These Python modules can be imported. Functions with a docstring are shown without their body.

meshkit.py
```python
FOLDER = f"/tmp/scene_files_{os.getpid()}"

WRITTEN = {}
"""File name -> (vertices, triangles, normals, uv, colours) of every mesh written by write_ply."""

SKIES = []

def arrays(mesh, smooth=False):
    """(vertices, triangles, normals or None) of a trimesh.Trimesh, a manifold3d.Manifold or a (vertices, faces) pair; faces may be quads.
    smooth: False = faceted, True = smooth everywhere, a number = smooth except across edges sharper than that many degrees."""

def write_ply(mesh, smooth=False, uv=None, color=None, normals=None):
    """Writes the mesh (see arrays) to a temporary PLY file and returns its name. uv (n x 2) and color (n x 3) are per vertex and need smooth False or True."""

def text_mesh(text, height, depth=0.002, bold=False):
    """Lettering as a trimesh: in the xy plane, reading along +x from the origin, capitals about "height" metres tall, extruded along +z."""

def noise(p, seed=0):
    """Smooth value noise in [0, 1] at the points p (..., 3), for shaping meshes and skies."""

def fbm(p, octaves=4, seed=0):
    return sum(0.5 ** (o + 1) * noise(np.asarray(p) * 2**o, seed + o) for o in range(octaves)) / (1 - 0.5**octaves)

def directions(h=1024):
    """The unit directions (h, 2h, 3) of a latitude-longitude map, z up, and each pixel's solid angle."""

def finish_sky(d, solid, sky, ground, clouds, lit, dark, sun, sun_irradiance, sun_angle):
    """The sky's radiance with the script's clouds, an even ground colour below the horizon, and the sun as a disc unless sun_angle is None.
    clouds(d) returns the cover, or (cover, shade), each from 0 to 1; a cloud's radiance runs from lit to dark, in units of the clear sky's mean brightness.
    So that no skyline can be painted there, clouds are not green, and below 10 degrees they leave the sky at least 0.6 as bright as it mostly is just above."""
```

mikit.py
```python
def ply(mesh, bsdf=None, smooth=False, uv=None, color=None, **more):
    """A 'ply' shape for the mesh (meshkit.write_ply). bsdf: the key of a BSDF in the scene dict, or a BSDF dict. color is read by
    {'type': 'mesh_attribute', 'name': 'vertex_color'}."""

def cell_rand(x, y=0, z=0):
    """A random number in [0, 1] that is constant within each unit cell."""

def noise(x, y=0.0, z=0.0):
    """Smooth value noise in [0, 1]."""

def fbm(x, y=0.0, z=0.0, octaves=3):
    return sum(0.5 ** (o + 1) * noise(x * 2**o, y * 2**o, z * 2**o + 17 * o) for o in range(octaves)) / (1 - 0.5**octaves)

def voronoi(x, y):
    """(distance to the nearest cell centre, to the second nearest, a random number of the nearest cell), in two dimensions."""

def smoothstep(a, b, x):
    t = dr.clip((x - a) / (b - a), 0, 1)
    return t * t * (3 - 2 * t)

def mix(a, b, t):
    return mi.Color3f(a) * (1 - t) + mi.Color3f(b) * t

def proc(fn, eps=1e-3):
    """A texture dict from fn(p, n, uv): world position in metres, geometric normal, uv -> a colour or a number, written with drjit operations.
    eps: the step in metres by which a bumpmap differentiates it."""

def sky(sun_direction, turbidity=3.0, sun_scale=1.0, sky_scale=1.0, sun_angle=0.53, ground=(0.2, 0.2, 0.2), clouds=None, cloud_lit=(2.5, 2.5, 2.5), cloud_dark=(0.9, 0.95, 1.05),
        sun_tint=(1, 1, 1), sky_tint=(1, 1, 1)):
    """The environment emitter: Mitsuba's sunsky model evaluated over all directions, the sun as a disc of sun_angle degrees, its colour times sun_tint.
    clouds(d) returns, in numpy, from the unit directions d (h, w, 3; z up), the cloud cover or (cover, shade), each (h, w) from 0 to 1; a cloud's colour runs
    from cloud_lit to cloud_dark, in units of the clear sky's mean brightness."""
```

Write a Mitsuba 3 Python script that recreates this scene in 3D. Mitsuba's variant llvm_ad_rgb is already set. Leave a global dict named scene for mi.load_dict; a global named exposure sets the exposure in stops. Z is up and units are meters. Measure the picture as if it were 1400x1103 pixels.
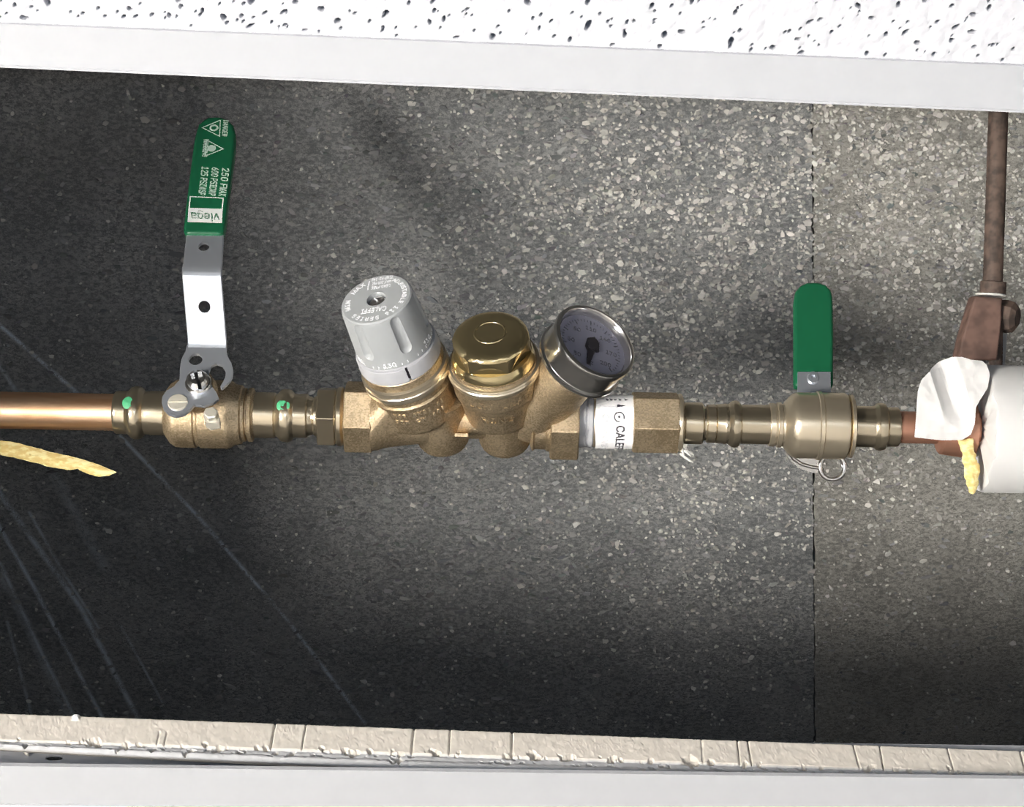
"""Open bay of a suspended ceiling, seen from below: a run of copper pipe with valves hangs under a concrete slab."""
import math
import numpy as np
import drjit as dr
import mitsuba as mi
import trimesh
import manifold3d as m3
from shapely.geometry import Polygon, Point, box as sbox, LineString
from shapely.ops import unary_union
import mikit
import meshkit

T = mi.ScalarTransform4f
rng = np.random.default_rng(7)
scene, labels = {}, {}

# ------------------------------------------------------------------ camera, lights, exposure
W, H, F = 1400, 1103, 2595.0
E = math.radians(55.0)
CAM = np.array([0.0, 0.0, 1.62])
RIGHT = np.array([1.0, 0.0, 0.0])
UP = np.array([0.0, -math.sin(E), math.cos(E)])
BACK = np.array([0.0, -math.cos(E), -math.sin(E)])      # from the pipes towards the eye
Z_CEIL, Z_SLAB = 2.40, 3.01
scene['camera'] = {'type': 'perspective', 'fov': math.degrees(2 * math.atan(W / 2 / F)), 'fov_axis': 'x', 'near_clip': 0.02, 'far_clip': 50.0,
                   'to_world': T().look_at(origin=CAM.tolist(), target=(CAM - BACK).tolist(), up=[0, 0, 1])}
exposure = 0.0
ADDED_PANEL_LAMP = dict(center=np.array([-1.80, -0.44, 0.55]), half=(0.52, 0.28), power=(80.0, 76.0, 69.0))     # added panel lamp out of view, lights the bay from the lower left
FLASH = dict(center=np.array([-0.012, -0.006, 1.632]), radius=0.0085, power=(1150.0, 1380.0, 1650.0))    # the phone's own lamp beside its lens
ADDED_TUBE_LAMP = dict(center=np.array([0.0, -0.10, 1.70]), half=1.15, radius=0.013, power=(4.5, 5.2, 6.2))    # added unseen tube along the pipes, put in for the long thin highlights
TROFFER = (0.2, 0.5, 1.2)


def rgb(*c):
    return {'type': 'rgb', 'value': [float(x) for x in c]}


def area(c):
    return {'type': 'area', 'radiance': rgb(*c)}


# ------------------------------------------------------------------ materials
def principled(col, rough, metal=0.0, **kw):
    return {'type': 'principled', 'base_color': rgb(*col) if isinstance(col, tuple) else col, 'roughness': float(rough) if not isinstance(rough, dict) else rough,
            'metallic': float(metal), **{k: float(v) for k, v in kw.items()}}


def two(b):
    return {'type': 'twosided', 'bsdf': b}


def bump(b, fn, height, eps):
    return {'type': 'bumpmap', 'arbitrary': mikit.proc(fn, eps), 'scale': float(height), 'bsdf': b}


def mat(name, b):
    scene[name] = b
    return name


VC = {'type': 'mesh_attribute', 'name': 'vertex_color'}


def cast_grain(p, n, uv):
    return mikit.noise(p.x * 2600, p.y * 2600, p.z * 2600) * 0.6 + mikit.noise(p.x * 900, p.y * 900, p.z * 900) * 0.4


def cast_colour(p, n, uv):
    a = mikit.fbm(p.x * 90, p.y * 90, p.z * 90) * 0.5 + mikit.noise(p.x * 1150, p.y * 1150, p.z * 1150) * 0.5
    return mikit.mix((0.46, 0.35, 0.215), (0.68, 0.545, 0.37), mikit.smoothstep(0.3, 0.7, a))


def copper_colour(p, n, uv):
    a = mikit.fbm(p.x * 25, p.y * 160, p.z * 160)
    return mikit.mix((0.80, 0.46, 0.26), (0.95, 0.64, 0.42), mikit.smoothstep(0.25, 0.75, a))


def rust_colour(p, n, uv):
    a = mikit.fbm(p.x * 160, p.y * 160, p.z * 160)
    return mikit.mix((0.050, 0.036, 0.030), (0.115, 0.078, 0.062), mikit.smoothstep(0.3, 0.7, a))


def rust_red_colour(p, n, uv):
    a = mikit.fbm(p.x * 120, p.y * 120, p.z * 120)
    return mikit.mix((0.085, 0.050, 0.040), (0.150, 0.088, 0.070), mikit.smoothstep(0.3, 0.7, a))


def fibre_colour(p, n, uv):
    a = mikit.fbm(p.x * 220, p.y * 420, p.z * 420)
    return mikit.mix((0.70, 0.53, 0.20), (0.88, 0.78, 0.40), mikit.smoothstep(0.3, 0.7, a))


mat('mat_cast_brass', two(bump(principled(mikit.proc(cast_colour), 0.42, 0.88), cast_grain, 0.00045, 1.5e-4)))
mat('mat_turned_brass', two(principled((0.70, 0.60, 0.44), 0.20, 0.93)))
mat('mat_pale_brass', two(principled((0.80, 0.69, 0.52), 0.25, 0.85)))
mat('mat_polished_brass', two(principled((0.72, 0.59, 0.33), 0.12, 0.94)))
mat('mat_copper', two(principled(mikit.proc(copper_colour), 0.41, 0.93)))
mat('mat_aged_copper', two(principled((0.50, 0.26, 0.18), 0.42, 0.7)))
mat('mat_cream_metal', two(principled((0.74, 0.70, 0.60), 0.3, 0.45)))
mat('mat_zinc', two(principled((0.64, 0.68, 0.75), 0.30, 0.78)))
mat('mat_chrome', two(principled((0.76, 0.74, 0.71), 0.13, 0.96)))
mat('mat_green_vinyl', two(principled((0.009, 0.105, 0.047), 0.36, 0.0, specular=0.5)))
mat('mat_green_mark', two(principled((0.08, 0.42, 0.20), 0.5)))
mat('mat_white_print', two(principled((0.80, 0.83, 0.81), 0.6)))
mat('mat_pale_print', two(principled((0.52, 0.66, 0.58), 0.6)))
mat('mat_grey_print', two(principled((0.50, 0.52, 0.55), 0.6)))
mat('mat_dark_print', two(principled((0.035, 0.035, 0.045), 0.6)))
mat('mat_knob_grey', two(principled((0.345, 0.36, 0.372), 0.40, 0.0, specular=0.5)))
mat('mat_ring_grey', two(principled((0.42, 0.425, 0.45), 0.40)))
mat('mat_knob_print', two(principled((0.82, 0.83, 0.86), 0.6)))
mat('mat_label', two(principled((0.86, 0.86, 0.88), 0.5)))
mat('mat_dial', two(principled((0.30, 0.30, 0.38), 0.45)))
mat('mat_dial_print', two(principled((0.10, 0.10, 0.13), 0.6)))
mat('mat_black', two(principled((0.018, 0.016, 0.022), 0.5)))
mat('mat_lens', {'type': 'thindielectric', 'int_ior': 1.5})
mat('mat_jacket', two(principled((0.66, 0.655, 0.65), 0.7)))
mat('mat_fibre', two(principled(mikit.proc(fibre_colour), 0.9)))
mat('mat_rust', two(principled(mikit.proc(rust_colour), 0.75)))
mat('mat_rust_red', two(principled(mikit.proc(rust_red_colour), 0.75)))
mat('mat_tile', two(principled(VC, 0.9)))
mat('mat_plain_tile', two(principled((0.80, 0.80, 0.82), 0.9)))
mat('mat_grid', two(principled((0.39, 0.397, 0.42), 0.5)))
mat('mat_tape', two(principled((0.72, 0.71, 0.68), 0.6)))
mat('mat_room_wall', two(principled((0.75, 0.75, 0.74), 0.9)))
mat('mat_room_floor', two(principled((0.55, 0.54, 0.52), 0.6)))
mat('mat_lamp_body', two(principled((0.05, 0.05, 0.055), 0.5)))


# ------------------------------------------------------------------ geometry helpers
def put(key, mesh, bsdf, smooth=False, label=None, category=None, group=None, kind=None, **kw):
    scene[key] = mikit.ply(mesh, bsdf, smooth, **kw)
    d = {k: v for k, v in (('label', label), ('category', category), ('group', group), ('kind', kind)) if v}
    if d:
        labels[key] = {**labels.get(key, {}), **d}
    return key


def name_thing(key, label, category, group=None):
    labels[key] = {'label': label, 'category': category, **({'group': group} if group else {})}


def tm(v, f):
    return trimesh.Trimesh(np.asarray(v, float), np.asarray(f, int), process=False)


def join(*ms):
    return trimesh.util.concatenate([m for m in ms if m is not None])


def box_mesh(lo, hi):
    lo, hi = np.asarray(lo, float), np.asarray(hi, float)
    b = trimesh.creation.box(extents=hi - lo)
    b.apply_translation((lo + hi) / 2)
    return b


def loft(sections, closed=True, caps=True):
    """Rings of equally many points, joined one to the next."""
    s = np.asarray(sections, float)
    k, n = s.shape[:2]
    v = s.reshape(-1, 3)
    f = []
    m = n if closed else n - 1
    for i in range(k - 1):
        for j in range(m):
            a, b, c, d = i * n + j, i * n + (j + 1) % n, (i + 1) * n + (j + 1) % n, (i + 1) * n + j
            f += [(a, b, c), (a, c, d)]
    v = list(v)
    if caps and closed:
        for i, flip in ((0, True), (k - 1, False)):
            c = len(v)
            v.append(s[i].mean(0))
            for j in range(n):
                a, b = i * n + j, i * n + (j + 1) % n
                f.append((c, b, a) if flip else (c, a, b))
    return tm(v, f)


def frame(origin, axis, hint=(1, 0, 0)):
    """4x4 whose z column is axis and whose x column is as near to hint as can be."""
    z = np.asarray(axis, float) / np.linalg.norm(axis)
    x = np.asarray(hint, float)
    x = x - z * (x @ z)
    x /= np.linalg.norm(x)
    M = np.eye(4)
    M[:3, 0], M[:3, 1], M[:3, 2], M[:3, 3] = x, np.cross(z, x), z, origin
    return M


def lathe(profile, M=np.eye(4), n=56, caps=True, phase=0.0):
    """profile [(height, radius), ...] about z of M."""
    a = np.arange(n) / n * 2 * math.pi + phase
    c = np.stack([np.cos(a), np.sin(a)], 1)
    m = loft([np.column_stack([c * max(r, 1e-3), np.full(n, h)]) for h, r in profile], caps=caps)
    m.apply_transform(M)
    return m


def hexagon(R, phase, soft=2.0, k=6, n_arc=3):
    p = Polygon([(R * math.cos(phase + 2 * math.pi * i / k), R * math.sin(phase + 2 * math.pi * i / k)) for i in range(k)])
    p = p.buffer(-soft, join_style=2).buffer(soft, quad_segs=4)
    return np.array(p.exterior.coords)[:-1]


def hex_bar(R, h0, h1, M, phase, soft=2.0, cham=2.5):
    o = hexagon(R, phase, soft)
    if Polygon(o).exterior.is_ccw is False:
        o = o[::-1]
    rows = [(h0, 1 - cham / R), (h0 + cham * .6, 1), (h1 - cham * .6, 1), (h1, 1 - cham / R)]
    m = loft([np.column_stack([o * s, np.full(len(o), h)]) for h, s in rows])
    m.apply_transform(M)
    return m


def extrude(poly, h, z0=0.0):
    ps = [poly] if poly.geom_type == 'Polygon' else [g for g in poly.geoms if g.geom_type == 'Polygon']
    m = join(*[trimesh.creation.extrude_polygon(p, h, engine='earcut') for p in ps])
    m.apply_translation((0, 0, z0))
    return m


def bevel_plate(poly, h, b):
    """A plate from z 0 to h with the upper rim chamfered by b."""
    return join(extrude(poly, h - b), extrude(poly.buffer(-b * .6), b, h - b), extrude(poly.buffer(-b * .3), b * .5, h - b))


def man(m):
    return m3.Manifold(m3.Mesh(np.asarray(m.vertices, np.float32), np.asarray(m.faces, np.uint32)))


def unman(M):
    q = M.to_mesh()
    return tm(q.vert_properties[:, :3], q.tri_verts)


def tube(path, r, n=16):
    path = np.asarray(path, float)
    r = np.broadcast_to(r, len(path))
    t = np.gradient(path, axis=0)
    t /= np.linalg.norm(t, axis=1, keepdims=True)
    ref = np.array([0.31, 0.2, 0.93])
    secs, x = [], None
    for p, d, q in zip(path, t, r):
        x = ref if x is None else x
        x = x - d * (x @ d)
        x /= np.linalg.norm(x)
        y = np.cross(d, x)
        a = np.arange(n) / n * 2 * math.pi
        secs.append(p + q * (np.cos(a)[:, None] * x + np.sin(a)[:, None] * y))
    return loft(secs)


def text(s, h, depth, bold=False):
    return meshkit.text_mesh(s, h, depth, bold)


def centred(s, h, depth, bold=False, width=None):
    m = text(s, h, depth, bold)
    lo, hi = m.bounds
    if width:
        m.apply_scale([width / (hi[0] - lo[0]), 1, 1])
        lo, hi = m.bounds
    m.apply_translation([-(lo[0] + hi[0]) / 2, 0, 0])
    return m


def rotz(a):
    return trimesh.transformations.rotation_matrix(a, [0, 0, 1])


def arc_text(s, h, radius, mid, depth, pitch, bold=True):
    """Characters standing on a circle in the xy plane, tops outward, read clockwise, centred at angle mid."""
    out = []
    for i, ch in enumerate(s):
        if ch == ' ':
            continue
        m = centred(ch, h, depth, bold)
        a = mid - (i - (len(s) - 1) / 2) * pitch / radius
        m.apply_translation([0, radius, 0])
        m.apply_transform(rotz(a - math.pi / 2))
        out.append(m)
    return join(*out)


# ------------------------------------------------------------------ the place, measured
def ray(px, py):
    return -BACK + RIGHT * (px - 700) / F + UP * (551.5 - py) / F


def on_level(px, py, z):
    d = ray(px, py)
    return CAM + d * ((z - CAM[2]) / d[2])


def on_upright(px, py, a, b):
    """Where the sight line meets the upright plane through the level points a and b."""
    d = ray(px, py)
    e = np.array([b[0] - a[0], b[1] - a[1]])
    n = np.array([-e[1], e[0]])
    return CAM + d * ((n @ (a[:2] - CAM[:2])) / (n @ d[:2]))


# pipe frame: units of half a millimetre, x along the pipe, y up the picture, z towards the eye
U = 0.0005
SLOPE = math.atan(0.01895)
PX = RIGHT * math.cos(SLOPE) - UP * math.sin(SLOPE)
PY = UP * math.cos(SLOPE) + RIGHT * math.sin(SLOPE)
P0 = CAM - BACK * (F * U) + UP * ((551.5 - 573.8) * U)
PIPE = np.eye(4)
PIPE[:3, 0], PIPE[:3, 1], PIPE[:3, 2], PIPE[:3, 3] = PX * U, PY * U, BACK * U, P0
XAX = frame((0, 0, 0), (1, 0, 0), (0, 0, 1))          # lathe about the pipe's axis: its own x looks at the eye


def at(px, py, z=0.0):
    """Pipe-frame point at picture place px, py, z towards the eye."""
    k = (F - z) / F
    dx, dy = (px - 700) * k, (551.5 - py) * k + (573.8 - 551.5)
    return np.array([dx * math.cos(SLOPE) - dy * math.sin(SLOPE), dx * math.sin(SLOPE) + dy * math.cos(SLOPE), z])


def sx(px):
    return (px - 700) / math.cos(SLOPE)


def world(m):
    m = m.copy()
    m.apply_transform(PIPE)
    return m


def pput(key, mesh, bsdf, smooth=32, **kw):
    return put(key, world(mesh), bsdf, smooth, **kw)


def turned(pts, n=56):
    """Lathe about the pipe from picture x and radius."""
    return lathe([(sx(x), r) for x, r in pts], XAX, n)


# ------------------------------------------------------------------ the room below (only its light reaches the picture)
put('floor', box_mesh((-3.2, -3.4, -0.05), (3.2, 3.8, 0.0)), 'mat_room_floor', kind='structure')
put('wall_left', box_mesh((-3.3, -3.4, 0), (-3.2, 3.8, 3.01)), 'mat_room_wall', kind='structure')
put('wall_right', box_mesh((3.2, -3.4, 0), (3.3, 3.8, 3.01)), 'mat_room_wall', kind='structure')
put('wall_back', box_mesh((-3.2, 3.8, 0), (3.2, 3.9, 3.01)), 'mat_room_wall', kind='structure')
put('wall_front', box_mesh((-3.2, -3.5, 0), (3.2, -3.4, 3.01)), 'mat_room_wall', kind='structure')

# ------------------------------------------------------------------ ceiling grid and tiles
CL, CR = -0.50, 1.10                                     # the open bay runs from CL to CR
MM = 0.001


def line_fit(pts, z):
    q = np.array([on_level(x, y, z) for x, y in pts])
    k, c = np.polyfit(q[:, 0], q[:, 1], 1)
    return lambda x: k * x + c


near_lo = line_fit([(0, 32), (500, 52), (900, 71), (1400, 89)], Z_CEIL)      # far and near rims of the two flanges
near_hi = line_fit([(0, 92), (500, 113.5), (900, 132.5), (1400, 153.5)], Z_CEIL)
far_lo = line_fit([(0, 1047), (500, 1051.5), (1000, 1060), (1400, 1064)], Z_CEIL)
far_hi = line_fit([(0, 1100), (1400, 1117)], Z_CEIL)


def strip_poly(f0, f1, x0, x1, o0=0.0, o1=0.0):
    return Polygon([(x0, f0(x0) + o0), (x1, f0(x1) + o0), (x1, f1(x1) + o1), (x0, f1(x0) + o1)])


def along(f0, f1, x):
    return (f0(x) + f1(x)) / 2


def tee(key, f0, f1, x0, x1, label, holes=(), web_top=0.030, web_mat='mat_grid'):
    p = strip_poly(f0, f1, x0, x1)
    fl = extrude(p, 0.0016, Z_CEIL)
    lips = join(extrude(strip_poly(f0, f0, x0, x1, 0.0, 0.0012), 0.0026, Z_CEIL - 0.0003), extrude(strip_poly(f1, f1, x0, x1, -0.0012, 0.0), 0.0026, Z_CEIL - 0.0003))
    put(key + '__flange', join(fl, lips), 'mat_grid')
    a = np.array([x0, along(f0, f1, x0), 0]); b = np.array([x1, along(f0, f1, x1), 0])
    L = np.linalg.norm(b - a)
    w = sbox(0, 0.0016, L, web_top)
    for hx, hz, rx, rz in holes:
        h = Point(0, 0).buffer(1, 24)
        from shapely import affinity
        w = w.difference(affinity.translate(affinity.scale(h, rx, rz), hx, hz))
    web = extrude(w, 0.0012, -0.0006)
    e = (b - a) / L
    M = np.eye(4)
    M[:3, 0], M[:3, 1], M[:3, 2], M[:3, 3] = e, (0, 0, 1), np.cross(e, (0, 0, 1)), a + np.array([0, 0, Z_CEIL])
    web.apply_transform(M)
    bulb = box_mesh((0, web_top - 0.0, -0.003), (L, web_top + 0.006, 0.003))
    bulb.apply_transform(M)
    put(key + '__web', join(web, bulb), web_mat)
    name_thing(key, label, 'ceiling rail')
    return a, b, e, L, M


tee('grid_rail', near_lo, near_hi, CL - 1.2, CR + 1.2, 'white painted ceiling grid rail below the pitted white tile at the top')
# slots in the web of the lower rail, seen in the gap at the left
fa = np.array([CL - 1.2, along(far_lo, far_hi, CL - 1.2), Z_CEIL]); fb = np.array([CR + 1.2, along(far_lo, far_hi, CR + 1.2), Z_CEIL])
fe = (fb - fa) / np.linalg.norm(fb - fa)
holes = []
for hx, hy in ((74, 1037.0), (277, 1047.0)):
    q = on_upright(hx, hy, fa, fb)
    holes.append((float((q - fa) @ fe), float(q[2] - Z_CEIL), 0.0052, 0.0021))
tee('grid_rail_001', far_lo, far_hi, CL - 1.2, CR + 1.2, 'white painted ceiling grid rail along the bottom, its slotted web showing at the left', holes, 0.034)

# --- pitted tile above the near rail: its face is one fine height field
tile_edge = lambda x: near_hi(x) * 0.35 + near_lo(x) * 0.65
x_fine = np.linspace(on_level(-60, 40, Z_CEIL)[0], on_level(1470, 40, Z_CEIL)[0], 1180)
xs = np.concatenate([[CL - 0.1, CL + 0.05], x_fine, [x_fine[-1] + 0.1, CR - 0.5, CR]])
ds = np.concatenate([[0, 0.004], np.linspace(0.006, 0.075, 150), [0.09, 0.14, 0.20]])
gx, gd = np.meshgrid(xs, ds, indexing='ij')
gy = tile_edge(gx) - gd
pit = np.zeros_like(gx)
measured = [(64, 5, 5, 12, .3), (19, 9, 4, 6, 0), (42, 12, 4, 4, 0), (33, 26, 12, 3, -.2), (133, 14, 4, 4, 0), (143, 24, 4, 3, 0), (112, 20, 4, 3, 0), (168, 25, 5, 4, .5), (178, 15, 4, 3, 0), (186, 24, 6, 3, .3), (207, 22, 5, 4, 0),
            (243, 3, 5, 3, 0), (247, 11, 4, 4, 0), (276, 17, 4, 6, 0), (305, 25, 6, 8, .4), (311, 33, 5, 4, 0), (330, 24, 4, 5, 0), (343, 37, 12, 4, .4), (361, 20, 7, 3, .5), (387, 18, 10, 4, .6), (404, 5, 7, 4, 0), (440, 14, 9, 6, -.7),
            (461, 31, 9, 6, -.2), (417, 43, 9, 2.5, 0), (485, 20, 6, 4, .2), (505, 31, 4, 4, 0), (528, 20, 6, 6, -.4), (559, 6, 5, 6, 0), (588, 33, 4, 7, .5), (592, 4, 8, 4, .4), (607, 28, 4, 7, 0), (594, 17, 5, 5, 0), (624, 53, 9, 3, .1),
            (674, 52, 7, 8, .5), (681, 38, 4, 3, 0), (723, 6, 11, 5, -.5), (740, 22, 4, 5, 0), (729, 27, 4, 4, 0), (738, 40, 3, 6, 0), (758, 52, 5, 4, 0), (780, 57, 4, 6, 0), (805, 36, 7, 12, -.3), (804, 4, 5, 7, 0), (832, 31, 4, 4, 0),
            (838, 63, 6, 4, 0), (858, 32, 3, 5, 0), (855, 50, 4, 8, .2), (892, 10, 7, 9, -.3), (910, 50, 7, 8, 0), (903, 65, 6, 4, -.2), (932, 45, 9, 4, -.3), (919, 10, 5, 4, 0), (947, 4, 5, 7, 0), (1000, 58, 7, 10, 0), (1006, 19, 5, 5, 0),
            (1058, 67, 7, 5, -.4), (1013, 44, 5, 4, 0), (1074, 46, 5, 3, 0), (1091, 55, 7, 3, 0), (1109, 32, 8, 4, .4), (1122, 29, 6, 4, .3), (1096, 74, 7, 3, 0), (1138, 46, 4, 4, 0), (1175, 10, 11, 4, -.6), (1192, 26, 7, 4, -.2),
            (1186, 75, 6, 5, -.6), (1213, 49, 5, 5, 0), (1239, 46, 10, 4, .7), (1255, 60, 7, 4, -.3), (1283, 32, 5, 4, 0), (1302, 57, 6, 4, -.2), (1308, 39, 9, 4, .5), (1330, 45, 10, 4, -.1), (1332, 22, 9, 4, -.2), (1354, 13, 5, 6, 0),
            (1333, 66, 6, 3, 0), (1338, 78, 6, 3, 0), (1372, 84, 4, 4, 0), (1359, 63, 5, 4, 0), (1387, 69, 5, 4, 0), (1278, 76, 4, 4, 0), (1211, 77, 4, 3, 0), (1230, 8, 5, 6, 0), (1303, 10, 5, 4, 0), (1267, 2, 8, 4, .3)]
for k in range(300):
    x, y = rng.uniform(-60, 1460), rng.uniform(-70, 92)
    if y > 30 + x * 0.04 or (y > 0 and k % 3):
        continue
    s = rng.uniform(2.0, 4.0) if rng.random() < .75 else rng.uniform(4, 8)
    measured.append((x, y, s * rng.uniform(.8, 1.5), s * rng.uniform(.6, 1.0), rng.uniform(-1, 1)))
for k in range(110):
    x, y = rng.uniform(0, 1400), rng.uniform(0, 88)
    if y < 27 + x * 0.041:
        s = rng.uniform(1.6, 3.2)
        measured.append((x, y, s * rng.uniform(.8, 1.6), s, rng.uniform(-1, 1)))
wob = meshkit.fbm(np.stack([gx * 420, gy * 420, gx * 0], -1), 2)
for x, y, a, b, t in measured:
    q = on_level(x, y, Z_CEIL)
    s = 0.5 * abs(on_level(x + 1, y, Z_CEIL)[0] - q[0])
    dx, dy = gx - q[0], (gy - q[1])
    c, n = math.cos(t), math.sin(t)
    r = np.hypot((dx * c + dy * -n) / (a * s), (dx * n + dy * c) / (b * s * 1.05))
    r = r + (wob - 0.5) * 1.1
    pit = np.maximum(pit, np.clip((1.15 - r) / 0.45, 0, 1) * min(1, 0.55 + max(a, b) / 14))
rough_ = meshkit.fbm(np.stack([gx * 260, gy * 260, gx * 0 + 3], -1), 4, 5)
gz = Z_CEIL + 0.0016 + (rough_ - .5) * 0.0010 + pit * 0.0055
gz[:, :2] = Z_CEIL + 0.0018
gz[:2] = gz[-2:] = Z_CEIL + 0.0018
core = np.clip(pit * 1.5, 0, 1)[..., None]  # core masks the pits: their shade is painted dark into the colour
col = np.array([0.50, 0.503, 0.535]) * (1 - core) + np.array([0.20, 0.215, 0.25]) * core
nx, nd = gx.shape
idx = np.arange(nx * nd).reshape(nx, nd)
fq = np.stack([idx[:-1, :-1], idx[:-1, 1:], idx[1:, 1:], idx[1:, :-1]], -1).reshape(-1, 4)
face = tm(np.stack([gx, gy, gz], -1).reshape(-1, 3), np.vstack([fq[:, [0, 1, 2]], fq[:, [0, 2, 3]]]))
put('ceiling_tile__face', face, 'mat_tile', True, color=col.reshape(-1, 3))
put('ceiling_tile__core', box_mesh((CL - 0.09, near_lo(0.1) - 0.19, Z_CEIL + 0.0085), (CR - 0.01, near_lo(0.1) - 0.012, Z_CEIL + 0.018)), 'mat_plain_tile')
name_thing('ceiling_tile', 'white mineral fibre ceiling tile with pits and fissures along the top, their shade painted grey', 'ceiling tile')

# --- cut tile edge lying on the lower rail: beige cut face above, chipped painted edge below
front = np.array([0, far_lo(0) + 0.0065]); slope = far_lo(1) - far_lo(0)
ta, tb = np.array([-1, far_lo(-1) + 0.0065]), np.array([1, far_lo(1) + 0.0065])


def tile_z(px, py):
    q = on_upright(px, py, ta, tb)
    return q[0], q[2]


top = np.array([tile_z(*p) for p in ((0, 973), (250, 981.5), (560, 994.5), (1000, 1011), (1400, 1024))])
mid = np.array([tile_z(*p) for p in ((0, 1011), (250, 1018), (560, 1028), (1000, 1043.5), (1400, 1056))])
low = np.array([tile_z(*p) for p in ((-90, 1016), (0, 1020), (400, 1039), (560, 1049), (800, 1058), (1000, 1062), (1400, 1068), (1490, 1070))])
f_top, f_mid = [np.poly1d(np.polyfit(q[:, 0], q[:, 1], 1)) for q in (top, mid)]
f_low = np.poly1d(np.polyfit(low[:, 0], low[:, 1], 2))
x0, x1 = tile_z(-90, 1000)[0], tile_z(1490, 1030)[0]
xs = np.linspace(x0, x1, 1500)
n_face, n_edge = 26, 22
rows = []
for j in range(n_face):
    t = j / (n_face - 1)
    rows.append((f_top(xs) * (1 - t) + f_mid(xs) * t, np.full_like(xs, 0.0004 if 0 < j else 0.0018), 0))
for j in range(1, n_edge):
    t = j / (n_edge - 1)
    # a shallow rebate, then a rounded painted lip that turns under
    off = -0.0012 * math.sin(min(t / .35, 1) * math.pi / 2) if t < .45 else -0.0012 - 0.0016 * math.sin((t - .45) / .55 * math.pi)
    rows.append((f_mid(xs) * (1 - t) + f_low(xs) * t, np.full_like(xs, 0.0022 + off), 1))
z = np.array([r[0] for r in rows]).T
o = np.array([r[1] for r in rows]).T
part = np.array([r[2] for r in rows])[None].repeat(len(xs), 0)
gx = xs[:, None].repeat(z.shape[1], 1)
nn = meshkit.fbm(np.stack([gx * 330, z * 330, gx * 0], -1), 4, 2)
fine = meshkit.noise(np.stack([gx * 1300, z * 1300, gx * 0], -1), 9)
o = o + np.where(part == 0, (nn - .5) * 0.0007 + (fine - .5) * 0.0003, (nn - .5) * 0.0009)
dark = np.zeros_like(gx)
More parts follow.
